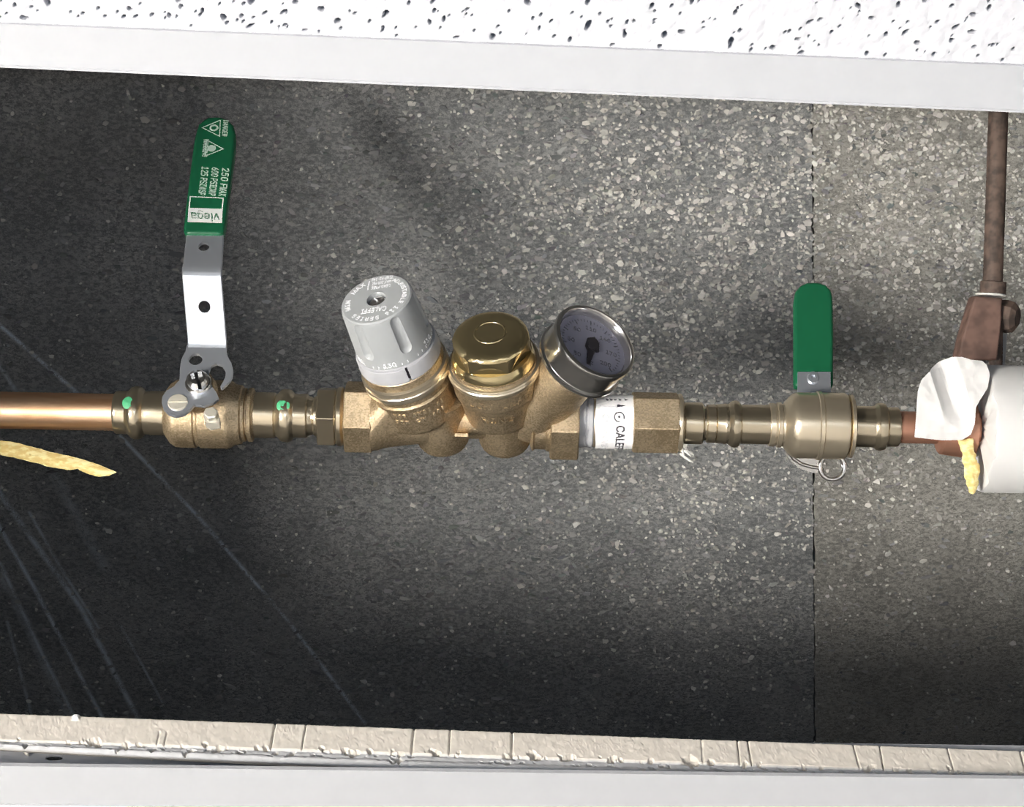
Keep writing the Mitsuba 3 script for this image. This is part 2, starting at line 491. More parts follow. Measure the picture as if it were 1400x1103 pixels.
for px in (216, 228, 373, 416, 565, 615, 700, 959, 1008, 1022, 1165, 1201, 1292, 1390):        # knife scores in the cut face
    xc = tile_z(px, 1010)[0] + (z - z[:, :1]) * rng.uniform(-.05, .05)
    w = rng.uniform(0.00028, 0.0006)
    g = np.exp(-((gx - xc) / w) ** 2) * (part == 0) * (np.clip(mikit.np.ones_like(gx), 0, 1) if px > 300 else (np.arange(z.shape[1])[None] > 12))
    o += g * rng.uniform(0.0008, 0.0022)
chips = [(62, 8), (36, 14), (125, 18), (163, 16), (206, 14), (256, 10), (300, 9), (326, 14), (350, 8), (376, 10), (395, 8), (480, 16), (542, 18), (455, 9), (592, 12), (690, 16), (734, 15), (775, 14), (833, 10), (840, 12), (893, 11), (942, 18),
         (975, 9), (1016, 9), (1066, 8), (1092, 8), (1130, 10), (1148, 14), (1182, 12), (1222, 8), (1250, 10), (1295, 14), (1318, 12), (1345, 10), (1382, 9)]
for px in list(rng.uniform(0, 1400, 150)):
    chips.append((px, rng.uniform(3, 7)))
for px, s in chips:                                                # broken places in the painted lip and along its rim
    j = rng.integers(n_face - 3, n_face + n_edge - 8)
    xc, zc = tile_z(px, 1030)[0], None
    i = int(np.argmin(abs(xs - xc)))
    zc = z[i, j]
    a = s * 0.00022
    tl = rng.uniform(-.9, .9)
    r = np.hypot((gx - xc) / a + tl * (z - zc) / a, (z - zc) / (a * rng.uniform(.5, 1.0))) + (nn - .5) * 3.2
    g = np.clip(1.2 - r, 0, 1)
    o += g * 0.0052
    dark = np.maximum(dark, np.clip(g * 2.0, 0, 1))
flap = np.exp(-(((gx - tile_z(364, 0)[0]) / 0.0022) ** 4)) * (np.arange(z.shape[1])[None] < 5)
flap2 = np.exp(-(((gx - tile_z(1123, 0)[0]) / 0.0010) ** 4)) * ((np.arange(z.shape[1])[None] > 18) & (np.arange(z.shape[1])[None] < 27))
o -= flap * 0.002 + flap2 * 0.0018
beige = np.array([0.58, 0.54, 0.485]); paint = np.array([0.47, 0.475, 0.49])
tone = (0.9 + 0.22 * nn)[..., None]
col = np.where((part == 0)[..., None], beige * tone, paint * (0.93 + .12 * nn)[..., None])
col = np.where((np.maximum(flap, flap2) > .5)[..., None], 0.86, col)
col = col * (1 - dark[..., None]) + beige * dark[..., None]
yb = far_lo(gx) + 0.0065
front_v = np.stack([gx, yb + o, z], -1)
back_v = front_v.copy()
back_v[..., 1] = yb + 0.0145
back_v[:, -1, 1] = yb[:, -1] + 0.0036
nx, nd = gx.shape
ring = np.concatenate([front_v, back_v[:, ::-1][:, [0, -1]]], 1)
rc = np.concatenate([col, np.broadcast_to(beige, (nx, 2, 3))], 1)
n2 = ring.shape[1]
idx = np.arange(nx * n2).reshape(nx, n2)
nxt = np.roll(idx, -1, 1)
fq = np.stack([idx[:-1], idx[1:], nxt[1:], nxt[:-1]], -1).reshape(-1, 4)
cut = tm(ring.reshape(-1, 3), np.vstack([fq[:, [0, 1, 2]], fq[:, [0, 2, 3]]]))
put('ceiling_tile_001', cut, 'mat_tile', True, color=rc.reshape(-1, 3), label='beige cut edge of a ceiling tile with chipped painted lip, lying on the lower grid rail', category='ceiling tile')

# --- the rest of the ceiling round the open bay, out of the frame
yn, yf = near_lo(0.1), far_hi(0.1)


def field(x0, x1, y0, y1):
    return box_mesh((x0, y0, Z_CEIL + 0.004), (x1, y1, Z_CEIL + 0.018))


put('ceiling__panel', field(-3.2, 3.2, -3.4, yn - 0.21), 'mat_plain_tile')
put('ceiling__panel_001', field(-3.2, 3.2, yf - 0.006, 3.8), 'mat_plain_tile')
put('ceiling__panel_002', field(-3.2, CL - 0.004, yn - 0.205, yf - 0.012), 'mat_plain_tile')
put('ceiling__panel_003', field(CR + 0.01, 3.2, yn - 0.205, yf - 0.012), 'mat_plain_tile')
labels['ceiling'] = {'kind': 'structure'}

# ------------------------------------------------------------------ concrete slab overhead
STREAKS = [([(-120, 345), (0, 445), (100, 532), (165, 597), (270, 705), (395, 850), (508, 1000)], 7.0, 0.9), ([(-60, 590), (0, 675), (110, 830), (190, 985)], 9.0, 0.8), ([(-40, 650), (0, 722), (45, 800), (100, 905), (142, 985)], 7.0, 0.9),
           ([(40, 700), (85, 780), (135, 858)], 5.0, 0.6), ([(0, 770), (58, 895), (104, 985)], 7.0, 0.7), ([(165, 855), (222, 960)], 4.0, 0.6), ([(10, 850), (45, 985)], 5.0, 0.5), ([(70, 640), (142, 775)], 16.0, 0.25),
           ([(-20, 470), (22, 535)], 7.0, 0.5), ([(-30, 730), (40, 860), (90, 975)], 14.0, 0.3)]
segs = []
for pts, w, s in STREAKS:
    q = [on_level(x, y, Z_SLAB)[:2] for x, y in pts]
    wm = w * np.linalg.norm(on_level(pts[0][0] + 1, pts[0][1], Z_SLAB) - on_level(*pts[0], Z_SLAB))
    segs += [(a, b, float(wm), s) for a, b in zip(q[:-1], q[1:])]


def streak(p):
    g = mi.Float(0)
    for a, b, w, s in segs:
        ex, ey = float(b[0] - a[0]), float(b[1] - a[1])
        l2 = ex * ex + ey * ey
        t = dr.clip(((p.x - float(a[0])) * ex + (p.y - float(a[1])) * ey) / l2, 0, 1)
        d = dr.sqrt(dr.square(p.x - float(a[0]) - t * ex) + dr.square(p.y - float(a[1]) - t * ey))
        g = dr.maximum(g, s * dr.clip(1.15 - d / (w * 0.62), 0, 1))
    broken = mikit.noise(p.x * 1900, p.y * 1900) * 0.6 + mikit.fbm(p.x * 160 - p.y * 80, p.y * 60) * 0.8
    return g * mikit.smoothstep(0.30, 0.85, broken)


def slab_grain(p):
    return mikit.fbm(p.x * 330, p.y * 520, 0.0, 3)


def slab_colour(lo, hi, speckle):
    def fn(p, n, uv):
        fine = mikit.noise(p.x * 1500, p.y * 1900)
        big = mikit.fbm(p.x * 13 + 4, p.y * 13, 1.0, 2)
        c = mikit.mix(lo, hi, mikit.smoothstep(0.25, 0.75, slab_grain(p) * 0.55 + fine * 0.3 + big * 0.15))
        speck = mikit.smoothstep(0.70, 0.80, mikit.noise(p.x * 520, p.y * 760, 4.0)) * mikit.smoothstep(0.45, 0.6, big)
        c = mikit.mix(c, speckle, speck * 0.5)
        return mikit.mix(c, (0.64, 0.71, 0.78), streak(p))
    return fn


def slab_relief(p, n, uv):
    return slab_grain(p) * 0.7 + mikit.noise(p.x * 1500, p.y * 1900) * 0.3 + streak(p) * 0.8


mat('mat_slab', two(bump(principled(mikit.proc(slab_colour((0.116, 0.123, 0.130), (0.290, 0.292, 0.292), (0.44, 0.44, 0.43))), 0.75, 0.0, specular=0.35), slab_relief, 0.0009, 3e-4)))  # shade over the left slab put into a darker, bluish base colour
mat('mat_slab_warm_lit', two(bump(principled(mikit.proc(slab_colour((0.150, 0.147, 0.138), (0.330, 0.322, 0.300), (0.46, 0.45, 0.42))), 0.75, 0.0, specular=0.35), slab_relief, 0.0009, 3e-4)))  # warm, brighter light on the right slab put into its base colour
mat('mat_pale_flake', two(principled(VC, 0.8)))
mat('mat_grey_flake', two(principled((0.24, 0.24, 0.245), 0.8)))
jp = [(1109.5, 138), (1111, 240), (1112, 300), (1112, 400), (1111.5, 640), (1113, 780), (1114, 1010)]
jw = np.array([on_level(x, y, Z_SLAB)[:2] for x, y in jp])
k, c = np.polyfit(jw[:, 1], jw[:, 0], 1)
ys = np.concatenate([[-3.4, 0.5], np.linspace(0.55, 1.6, 420), [1.7, 3.8]])
jag = (meshkit.fbm(np.stack([ys * 190, ys * 0, ys * 0], -1), 4, 3) - .5) * 0.0045
jag2 = (meshkit.fbm(np.stack([ys * 170, ys * 0, ys * 0 + 8], -1), 4, 4) - .5) * 0.0045
left_edge = np.column_stack([k * ys + c - 0.0007 + jag*.7, ys])
right_edge = np.column_stack([k * ys + c + 0.0007 + jag2*.7, ys])
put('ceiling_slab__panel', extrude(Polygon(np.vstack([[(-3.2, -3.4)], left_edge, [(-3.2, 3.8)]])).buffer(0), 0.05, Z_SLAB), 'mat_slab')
put('ceiling_slab__panel_001', extrude(Polygon(np.vstack([[(3.2, -3.4)], right_edge, [(3.2, 3.8)]])).buffer(0), 0.05, Z_SLAB), 'mat_slab_warm_lit')
put('ceiling_slab__backing', box_mesh((-3.2, -3.4, Z_SLAB + 0.045), (3.2, 3.8, Z_SLAB + 0.1)), 'mat_slab')
labels['ceiling_slab'] = {'kind': 'structure', 'label': 'dark speckled concrete slab above the pipes with an open joint at the right'}


def flakes(n, density, size, squash, seed, tone, lift=(0.0006, 0.0018)):
    g = np.random.default_rng(seed)
    vs, fs, cs, base = [], [], [], 0
    made = 0
    while made < n:
        x, y = g.uniform(-80, 1480), g.uniform(110, 1040)
        if g.random() > density(x, y):
            continue
        made += 1
        q = on_level(x, y, Z_SLAB)
        s = size(x, y, g) * 0.00066
        k = int(g.integers(5, 7))
        a = np.sort(g.uniform(0, 2 * math.pi, k))
        if np.max(np.diff(np.append(a, a[0] + 2 * math.pi))) > 2.4:
            a = np.arange(k) / k * 2 * math.pi
        r = s * g.uniform(.6, 1.25, k)
        t = g.normal(0, .5)
        e = np.column_stack([np.cos(a) * r * g.uniform(1.0, squash), np.sin(a) * r * 1.1])
        e = e @ np.array([[math.cos(t), math.sin(t)], [-math.sin(t), math.cos(t)]])
        h = g.uniform(*lift)
        cs.append(np.tile(tone[0] + (tone[1] - tone[0]) * g.random() ** 1.4 + g.normal(0, .006, 3), (2 * k, 1)))
        tilt = g.normal(0, .22, 2)
        zt = Z_SLAB - h - np.clip(e @ tilt, -h * .8, h * .8)
        vs += [np.column_stack([e * 1.06 + q[:2], np.full(k, Z_SLAB + 0.0005)]), np.column_stack([e * .92 + q[:2], zt])]
        for i in range(k):
            j = (i + 1) % k
            fs += [(base + i, base + k + i, base + k + j), (base + i, base + k + j, base + j)]
        fs += [(base + k, base + k + i + 1, base + k + i) for i in range(1, k - 1)]
        base += 2 * k
    return tm(np.vstack(vs), fs), np.clip(np.vstack(cs), 0.02, 0.9)


def gauss(x, y, cx, cy, sx_, sy_):
    return math.exp(-((x - cx) / sx_) ** 2 - ((y - cy) / sy_) ** 2)


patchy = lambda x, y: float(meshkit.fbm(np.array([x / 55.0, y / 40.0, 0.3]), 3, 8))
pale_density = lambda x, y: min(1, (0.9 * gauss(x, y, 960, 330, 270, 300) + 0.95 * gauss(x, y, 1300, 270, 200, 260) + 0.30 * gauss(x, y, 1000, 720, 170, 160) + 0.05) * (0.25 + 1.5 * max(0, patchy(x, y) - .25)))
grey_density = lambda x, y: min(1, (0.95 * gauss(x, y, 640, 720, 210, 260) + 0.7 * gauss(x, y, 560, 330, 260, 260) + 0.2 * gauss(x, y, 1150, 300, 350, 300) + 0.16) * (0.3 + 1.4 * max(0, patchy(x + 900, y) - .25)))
small = lambda lo, hi, tail: (lambda x, y, g: g.uniform(lo, hi) if g.random() > .12 else g.uniform(hi, tail))
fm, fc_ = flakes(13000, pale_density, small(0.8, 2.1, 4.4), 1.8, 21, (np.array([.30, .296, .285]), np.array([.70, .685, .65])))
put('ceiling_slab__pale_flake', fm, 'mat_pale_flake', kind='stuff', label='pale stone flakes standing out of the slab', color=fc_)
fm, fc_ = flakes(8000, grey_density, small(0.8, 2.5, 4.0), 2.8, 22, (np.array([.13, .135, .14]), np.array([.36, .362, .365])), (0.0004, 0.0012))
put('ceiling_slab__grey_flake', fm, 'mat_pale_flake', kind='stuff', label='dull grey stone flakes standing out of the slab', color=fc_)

# ------------------------------------------------------------------ copper pipe at the left
pput('copper_pipe', turned([(-260, 25.4), (163, 25.4)]), 'mat_copper', label='bright copper pipe entering from the left into the ball valve with the printed handle', category='pipe')

# ------------------------------------------------------------------ ball valve with the long printed lever
V = 'ball_valve'
name_thing(V, 'brass press ball valve with a long zinc lever in a printed green sleeve', 'valve')
pput(V + '__body', join(turned([(226, 27), (227, 31), (229, 34), (234, 41), (242, 46), (246, 46.6), (269, 46.6), (271, 44.6), (274, 44.6), (276, 46.8), (312, 46.8), (318, 45), (322, 42), (331, 40), (333, 37), (337, 36.5), (338, 33.5), (340, 33.5),
                                (341, 37), (346, 37), (347, 33), (350, 31)])), 'mat_cast_brass')
pput(V + '__press_end', turned([(158, 25.6), (158, 28.2), (160, 29.4), (163, 29.6), (175, 29.6), (177, 31), (180, 34.6), (184, 36.3), (190, 36.6), (194, 35), (197, 31.5), (199, 29.8), (204, 29.6), (206, 30.4), (227, 30.4), (228, 28)]), 'mat_turned_brass')
pput(V + '__press_end_001', turned([(348, 28), (349, 31), (352, 31.5), (376, 31.2), (378, 29), (381, 31), (384, 34.6), (388, 36.4), (395, 36.6), (399, 34.6), (402, 31), (404, 30), (420, 30), (422, 28.5), (422, 25)]), 'mat_turned_brass')


def dot(px, py, r):
    c = at(px, py, 0)
    y = c[1]
    z = math.sqrt(max(30.0 ** 2 - y * y, 1)) + 3
    M = frame((c[0], y * 1.08, z), (0, y, z), (1, 0, 0))
    return lathe([(-4, r), (1.5, r), (3.0, r * .7), (3.4, 0.01)], M, 20)


pput(V + '__press_end__dot', dot(182.5, 552, 9), 'mat_green_mark', 40, label='small green dot')
pput(V + '__press_end_001__dot', dot(391, 556, 9), 'mat_green_mark', 40, label='small green dot')

TL = math.radians(35)
QL, NL = np.array([0, math.cos(TL), -math.sin(TL)]), np.array([0, math.sin(TL), math.cos(TL)])
S0 = at(271, 523, 62.0)
LEV = np.eye(4)
LEV[:3, 1], LEV[:3, 2], LEV[:3, 3] = QL, NL, S0          # lever frame: x, along, outward
KL = np.array([[(np.array([1, 0, 0]))[0], 0], [0, QL[1]]])


def lev2(px, py, n=0.0):
    """Lever-frame x and q of the picture point, for a face lying n above the base plate."""
    lo, hi = -400.0, 800.0
    for _ in range(60):
        q = (lo + hi) / 2
        P = S0 + QL * q + NL * n
        py_ = 573.8 - 0 - (0)  # placeholder for clarity
        k = F / (F - P[2])
        # back to picture: undo the pipe slope
        Y = P[1] * math.cos(SLOPE) - P[0] * math.sin(SLOPE) - (573.8 - 551.5)
        yy = 551.5 - Y * k
        if yy > py:
            lo = q
        else:
            hi = q
    P = S0 + QL * q + NL * n
    x = at(px, py, P[2])[0] - S0[0]
    return np.array([x, q])


base_px = [(256, 474), (254, 483), (249, 492), (246.5, 505), (246, 522), (238, 531), (228, 537), (222.5, 545), (221.5, 553), (224, 562), (231, 569), (241, 572), (252, 569.5), (260, 563), (267, 556), (280, 557.5), (292, 553), (300, 547),
           (297, 539), (291, 531), (287.5, 520), (286, 511), (289, 503), (297, 499), (305, 502), (309, 509), (308.5, 517), (305, 524), (301.5, 530), (303.5, 533.5), (309, 529), (315, 523), (318.5, 516), (319.5, 507), (317, 498), (312, 489), (310, 481), (310.5, 474)]
base_poly = Polygon([lev2(*p) for p in base_px]).buffer(-1).buffer(1)
hole = lev2(268, 494)
base_poly = base_poly.difference(Point(*hole).buffer(9.0, 20))
base_plate = bevel_plate(base_poly, 5.0, 1.2)


def strap(stations, th, holes_at=(), sub=5):
    """stations: (x_left, x_right, q, n); a bent flat bar of thickness th, its face towards the eye."""
    st = np.array(stations, float)
    t = np.linspace(0, len(st) - 1, (len(st) - 1) * sub + 1)
    st = np.column_stack([np.interp(t, np.arange(len(st)), st[:, i]) for i in range(4)])
    d = np.gradient(st[:, 2:4], axis=0)
    d /= np.linalg.norm(d, axis=1, keepdims=True)
    nrm = np.column_stack([-d[:, 1], d[:, 0]])            # in (q, n)
    secs = []
    b = min(1.2, th * .3)
    for (xl, xr, q, n), (nq, nn_) in zip(st, nrm):
        prof = [(xl + b, 0), (xr - b, 0), (xr, -b), (xr, -th + b), (xr - b, -th), (xl + b, -th), (xl, -th + b), (xl, -b)]
        secs.append([(x, q + h * nq, n + h * nn_) for x, h in prof[::-1]])
    m = man(loft(secs))
    for (x, q, n, r, nq, nn_) in holes_at:
        M = frame((x, q, n), (0, nq, nn_))
        m = m - man(lathe([(-14, r), (14, r)], M, 28))
    return unman(m)


n1 = 74.0
A0, A1 = lev2(257, 479), lev2(310.5, 479)
B0, B1 = lev2(248.5, 367, n1), lev2(303, 367, n1)
C0, C1 = lev2(255, 318, n1), lev2(306, 318, n1)
D0, D1 = lev2(268, 200, n1 + 2), lev2(312, 200, n1 + 2)
h1, h2 = lev2(280, 419, n1 * .52), lev2(278.5, 337, n1)
sl = np.array([B0[1] - A0[1], n1]); sl /= np.linalg.norm(sl)
hole_list = [(h1[0], h1[1], n1 * .52, 8.2, -sl[1], sl[0]), (h2[0], h2[1], n1, 7.6, 0, 1)]
# rounded bends
sts = [(A0[0], A1[0], A0[1] - 8, 3), (A0[0], A1[0], A0[1], 4.5), (A0[0] - .2, A1[0] - .2, A0[1] + 5, 7), (A0[0] - .6, A1[0] - .6, A0[1] + 10, 10.5),
       (B0[0] + .6, B1[0] + .4, B0[1] - 10, n1 - 5.0), (B0[0] + .2, B1[0] + .2, B0[1] - 4, n1 - 1.8), (B0[0], B1[0], B0[1] + 3, n1 - .2), (B0[0] + .6, B1[0], B0[1] + 9, n1), (C0[0], C1[0], C0[1], n1), (D0[0], D1[0], D0[1], n1)]
lever = join(strap(sts, 5.0, hole_list, 3), base_plate)
lever.apply_transform(LEV)
pput(V + '__lever', lever, 'mat_zinc', 24, label='bent zinc plated lever plate with round holes')

# sleeve
def sleeve_poly(pts, n, rr):
    return Polygon([lev2(*p, n) for p in pts]).buffer(-rr).buffer(rr, quad_segs=10)


SLV = [(249.5, 319), (307, 319), (309, 300), (316, 245), (321.5, 200), (322.5, 182), (319, 169), (309, 160.5), (296, 158), (282, 160), (271, 169), (266, 186), (262, 215), (254.5, 275)]
sp = sleeve_poly(SLV, n1 + 5, 7)


def pillow(poly, n0, n1_, soft):
    """A plate with a rounded rim on both faces."""
    k = 5
    parts = []
    secs = []
    N = 140
    for i in range(2 * k + 1):
        a = -math.pi / 2 + math.pi * i / (2 * k)
        p = poly.buffer(-soft * (1 - math.cos(a)), quad_segs=10)
        L = np.linspace(0, 1, N, endpoint=False)
        ext = p.exterior if p.exterior.is_ccw else p.exterior.reverse()
        c = np.array(p.representative_point().coords[0])
        ang = np.linspace(-math.pi, math.pi, N, endpoint=False)
        ring = []
        for t in ang:
            hit = LineString([poly.centroid.coords[0], (poly.centroid.x + 900 * math.cos(t), poly.centroid.y + 900 * math.sin(t))]).intersection(p.exterior)
            hit = hit if hit.geom_type == 'Point' else list(hit.geoms)[0]
            ring.append((hit.x, hit.y))
        mid_ = (n0 + n1_) / 2
        half = (n1_ - n0) / 2
        h = mid_ + (half - soft) * np.sign(math.sin(a)) * (0 if abs(math.sin(a)) < 1e-6 else 1) + soft * math.sin(a)
        secs.append(np.column_stack([np.array(ring), np.full(N, h)]))
    return loft(secs)


slv = pillow(sp, n1 - 11, n1 + 5, 5.5)
slv.apply_transform(LEV)
pput(V + '__lever_sleeve', slv, 'mat_green_vinyl', 40, label='printed green vinyl sleeve')

# print on the sleeve, laid on its face
def face_pt(px, py):
    return lev2(px, py, n1 + 5)


def quad_print(pts):
    return Polygon([face_pt(*p) for p in pts])


def print_mesh(polys, h=0.35):
    m = extrude(unary_union(polys), h, n1 + 4.95)
    m.apply_transform(LEV)
    return m


def outline(pts, w):
    p = Polygon([face_pt(*q) for q in pts])
    return p.difference(p.buffer(-w, join_style=2))


def lettering_on_face(s, c, right, up, h, width=None, bold=True):
    """Letters on the sleeve: c picture point of the baseline's middle, right and up picture directions."""
    m = centred(s, h, 0.35, bold, width)
    o = face_pt(*c)
    ex = face_pt(c[0] + right[0], c[1] + right[1]) - o
    ey = face_pt(c[0] + up[0], c[1] + up[1]) - o
    M = np.eye(4)
    M[:2, 0], M[:2, 1] = ex, ey
    M[:2, 3], M[2, 3] = o, n1 + 4.95
    m.apply_transform(M)
    if np.linalg.det(M[:2, :2]) < 0:
        m.invert()
    m.apply_transform(LEV)
    return m


ax = np.array([14.0, -100.0]) / 101.0                    # the sleeve's own upward direction in the picture
rt = np.array([100.0, 14.0]) / 101.0
white = quad_print([(256.5, 304), (303.5, 304.5), (304.5, 286), (257.5, 285)])
frm = outline([(257.5, 286), (304.5, 286.5), (306, 270), (259.5, 268.5)], 1.6)
pput(V + '__lever_sleeve__print', print_mesh([white, frm]), 'mat_white_print', False, label='white box with frame printed on the sleeve')
pput(V + '__lever_sleeve__lettering', lettering_on_face('viega', (280.5, 291.5), (-1, -.02), (.05, 1), 10.5, 39, True), 'mat_green_vinyl', False, label='green lettering viega, upside down')
tri1 = outline([(275, 175), (302, 163.5), (301, 187.5)], 1.5)
eye1 = Point(*face_pt(292.5, 175)).buffer(6.4).difference(Point(*face_pt(292.5, 175)).buffer(3.6))
tri2 = outline([(306.5, 203.5), (281.5, 190.5), (280, 214.5)], 1.5)
eye2 = Point(*face_pt(289.5, 203)).buffer(6.0)
marks = [print_mesh([tri1, eye1, tri2, eye2])]
# rows of small warning print, turned a quarter
for s, c, w in (('DANGER', (304.5, 175), 22), ('WARNING', (277.5, 202.5), 24)):
    marks.append(lettering_on_face(s, c, (-.1, 1) if s == 'DANGER' else (-.1, 1), (1, .05), 7.0, w))
for i, row in enumerate((('125 PSI', 'WSP'), ('600 PSI', 'CWP'), ('250 F', 'MAX'))):
    x = (270, 284, 298)[i]
    marks.append(lettering_on_face(row[0], (x + 4.4, 241 + .6 * i), (-.12, 1), (1, .1), 9.5, 26))
    marks.append(lettering_on_face(row[1], (x + 1.8, 260.5 + .4 * i), (-.12, 1), (1, .1), 9.5, 12))
pput(V + '__lever_sleeve__warning_print', join(*marks), 'mat_pale_print', False, label='pale warning triangles and rows of small print')

# stem nut, stop screw
def lev_lathe(px, py, prof, n=40, n0=0.0):
    q = lev2(px, py, n0)
    M = LEV @ frame((q[0], q[1], 0), (0, 0, 1))
    return lathe(prof, M, n)


nut = man(lev_lathe(271, 523, [(3, 17.5), (8, 17.5), (9.5, 16), (9.5, 14.5), (17, 14.5), (20.5, 11), (21, 8)], 44, 8))
q = lev2(271, 523, 8)
slot = box_mesh((-2.4, -20, 12), (2.4, 20, 30)); slot.apply_transform(LEV @ frame((q[0], q[1], 0), (0, 0, 1), (1, .35, 0)))
slot2 = box_mesh((-7.5, -3, 14), (7.5, 8, 30)); slot2.apply_transform(LEV @ frame((q[0], q[1], 0), (0, 0, 1), (1, .35, 0)))
pput(V + '__stem_nut', unman(nut - man(slot) - man(slot2)), 'mat_chrome', 30, label='shiny slotted stem nut')
scr = man(lev_lathe(243, 551, [(-20, 6), (1, 6), (1, 13.0), (6, 13.4), (7.5, 12.2), (8, 9)], 40, 5))
q = lev2(243, 551, 6)
sl_ = box_mesh((-20, -1.3, 6), (20, 1.3, 30)); sl_.apply_transform(LEV @ frame((q[0], q[1], 0), (0, 0, 1), (1, .05, 0)))
pput(V + '__stop_screw', unman(scr - man(sl_)), 'mat_cream_metal', 30, label='round slotted screw head')
neck = join(lathe([(-70, 24), (-14, 24), (-9, 20), (1, 20)], LEV, 40))
pput(V + '__stem_boss', neck, 'mat_cast_brass', 30)
stop = hex_bar(10, -22, 8, LEV @ frame((lev2(289, 563, 0)[0], lev2(289, 563, 0)[1] - 4, -2), (0, 0, 1)), .3, 1.5, 2)
tab = box_mesh((-9, -5, -16), (9, 3, -3)); tab.apply_transform(LEV @ frame((lev2(291, 568, 0)[0], lev2(291, 568, 0)[1] - 4, 0), (0, 0, 1)))
pput(V + '__stop_lug', join(stop, tab), 'mat_cream_metal', 30)

# ------------------------------------------------------------------ union nut between valve and balancing valve
N = 'union_nut'
name_thing(N, 'shiny brass union nut between the left ball valve and the balancing valve', 'fitting')
pput(N + '__hex', hex_bar(43.5, sx(435.5), sx(461), XAX, math.radians(4), 2.2, 3), 'mat_turned_brass', 30)
pput(N + '__collar', turned([(420, 24.5), (421, 27), (426, 26.4), (429, 25), (431, 27.5), (436, 28)]), 'mat_turned_brass')
pput(N + '__flange', turned([(460, 34), (461, 38.5), (463, 40.5), (468, 40.5), (470, 38), (473, 34)]), 'mat_turned_brass')

# ------------------------------------------------------------------ balancing valve
B = 'balancing_valve'
name_thing(B, 'cast brass balancing valve with a grey adjusting knob and a domed brass cap', 'valve')
a1, a2, ag = np.array([-.277, .697, .662]), np.array([-.105, .71, .697]), np.array([.456, .566, .687])
O1, O2, O3 = at(583, 571.6), at(686, 573.6), at(722, 574.3)
F1, F2, FG = frame(O1, a1), frame(O2, a2), frame(O3, ag)
hexb = hex_bar(50, sx(472), sx(511), XAX, math.radians(17), 3.0, 3)
run = lathe([(sx(508), 44), (sx(525), 42), (sx(545), 39), (sx(640), 27), (sx(700), 26), (sx(719), 26), (sx(724), 24)], XAX, 48)
cone = m3.Manifold.batch_hull([man(lathe([(sx(509), 46), (sx(518), 45)], XAX, 40)), man(lathe([(2, 30), (34, 33)], F1, 48)), man(lathe([(60, 30), (84, 30)], F1, 48))])
bar1 = man(lathe([(14, 44), (18, 48.5), (22, 50), (63, 52), (64, 53), (66, 55.6), (71, 56.2), (73, 55), (74, 53.6), (86, 54), (106, 54)], F1, 80))
bar2 = man(lathe([(13, 42), (17, 46), (21, 47.5), (62, 53.5), (66, 56.5), (72, 58), (96, 60), (99, 60), (100, 56), (112, 56)], F2, 80))
stub1 = man(lathe([(-44, 28), (-42, 33), (-36, 36), (-6, 37), (40, 38)], frame(at(603, 571.5), (-.08, .76, .66)), 48))
stub2 = man(lathe([(-44, 28), (-41, 33.5), (-34, 36), (-4, 36.5), (40, 38)], frame(at(690, 573.6), (-.03, .74, .68)), 48))
neckg = man(lathe([(-6, 34), (40, 38), (90, 41), (126, 40), (134, 36), (137, 33)], FG, 56))
small_hole = man(lathe([(-20, 4.2), (14, 4.2)], frame(at(596, 617, 36), (-.1, -.25, .96)), 20))
elbow = m3.Manifold.batch_hull([man(trimesh.creation.icosphere(subdivisions=3, radius=30).apply_translation(at(694, 574))), man(trimesh.creation.icosphere(subdivisions=3, radius=34).apply_translation(O2 + a2 * 40))])
body = man(hexb) + man(run) + cone + bar1 + bar2 + stub1 + stub2 + neckg + elbow - small_hole
lug = box_mesh((-9, -2.2, -6), (9, 2.2, 40)); lug.apply_translation(at(632, 594, 6))
body = body + man(lug)
pput(B + '__body', unman(body), 'mat_cast_brass', 34)
ringA = lathe([(84, 56.5), (85, 59), (88, 60), (93, 60), (94.5, 58.6), (96, 58.6), (97.5, 59.6), (103, 59.2), (104, 56), (106, 54)], F1, 72)
pput(B + '__collar', ringA, 'mat_pale_brass')
pput(B + '__bonnet', lathe([(104, 54), (105, 56), (116, 56), (118, 54)], F1, 72), 'mat_cast_brass')
ringB = lathe([(97, 59), (98, 62), (101, 63.6), (105, 63.6), (107, 62), (108, 62), (110, 61), (111, 57)], F2, 72)
pput(B + '__bonnet_001', lathe([(110, 56), (111, 57.5), (115, 57), (116, 54)], F2, 72), 'mat_cast_brass')
pput(B + '__collar_001', ringB, 'mat_pale_brass')
# cast lettering
def around(s, h, radius_at, t, F_, mid, pitch, depth=1.2, bold=True, flip=False):
    """Letters standing on a barrel at height t, centred at angle mid."""
    out = []
    for i, ch in enumerate(s):
        if ch == ' ':
            continue
        m = centred(ch, h, depth + 1.0, bold)
        m.apply_translation([0, -h / 2, -1.0])
        k = i - (len(s) - 1) / 2
        a = mid + (k if not flip else -k) * pitch / radius_at
        d = np.array([math.cos(a), math.sin(a), 0])
        tang = np.array([-math.sin(a), math.cos(a), 0])
        M = np.eye(4)
        sgn = -1 if flip else 1
        M[:3, 0], M[:3, 1], M[:3, 2], M[:3, 3] = tang * sgn, np.array([0, 0, 1.0]) * sgn, d, d * radius_at + np.array([0, 0, t])
        m.apply_transform(F_ @ M)
        out.append(m)
    return join(*out)


def front_angle(F_):
    """Angle about the axis whose outward direction looks most at the eye."""
    d = F_[:3, :3].T @ np.array([0, 0, 1.0])
    return math.atan2(d[1], d[0])


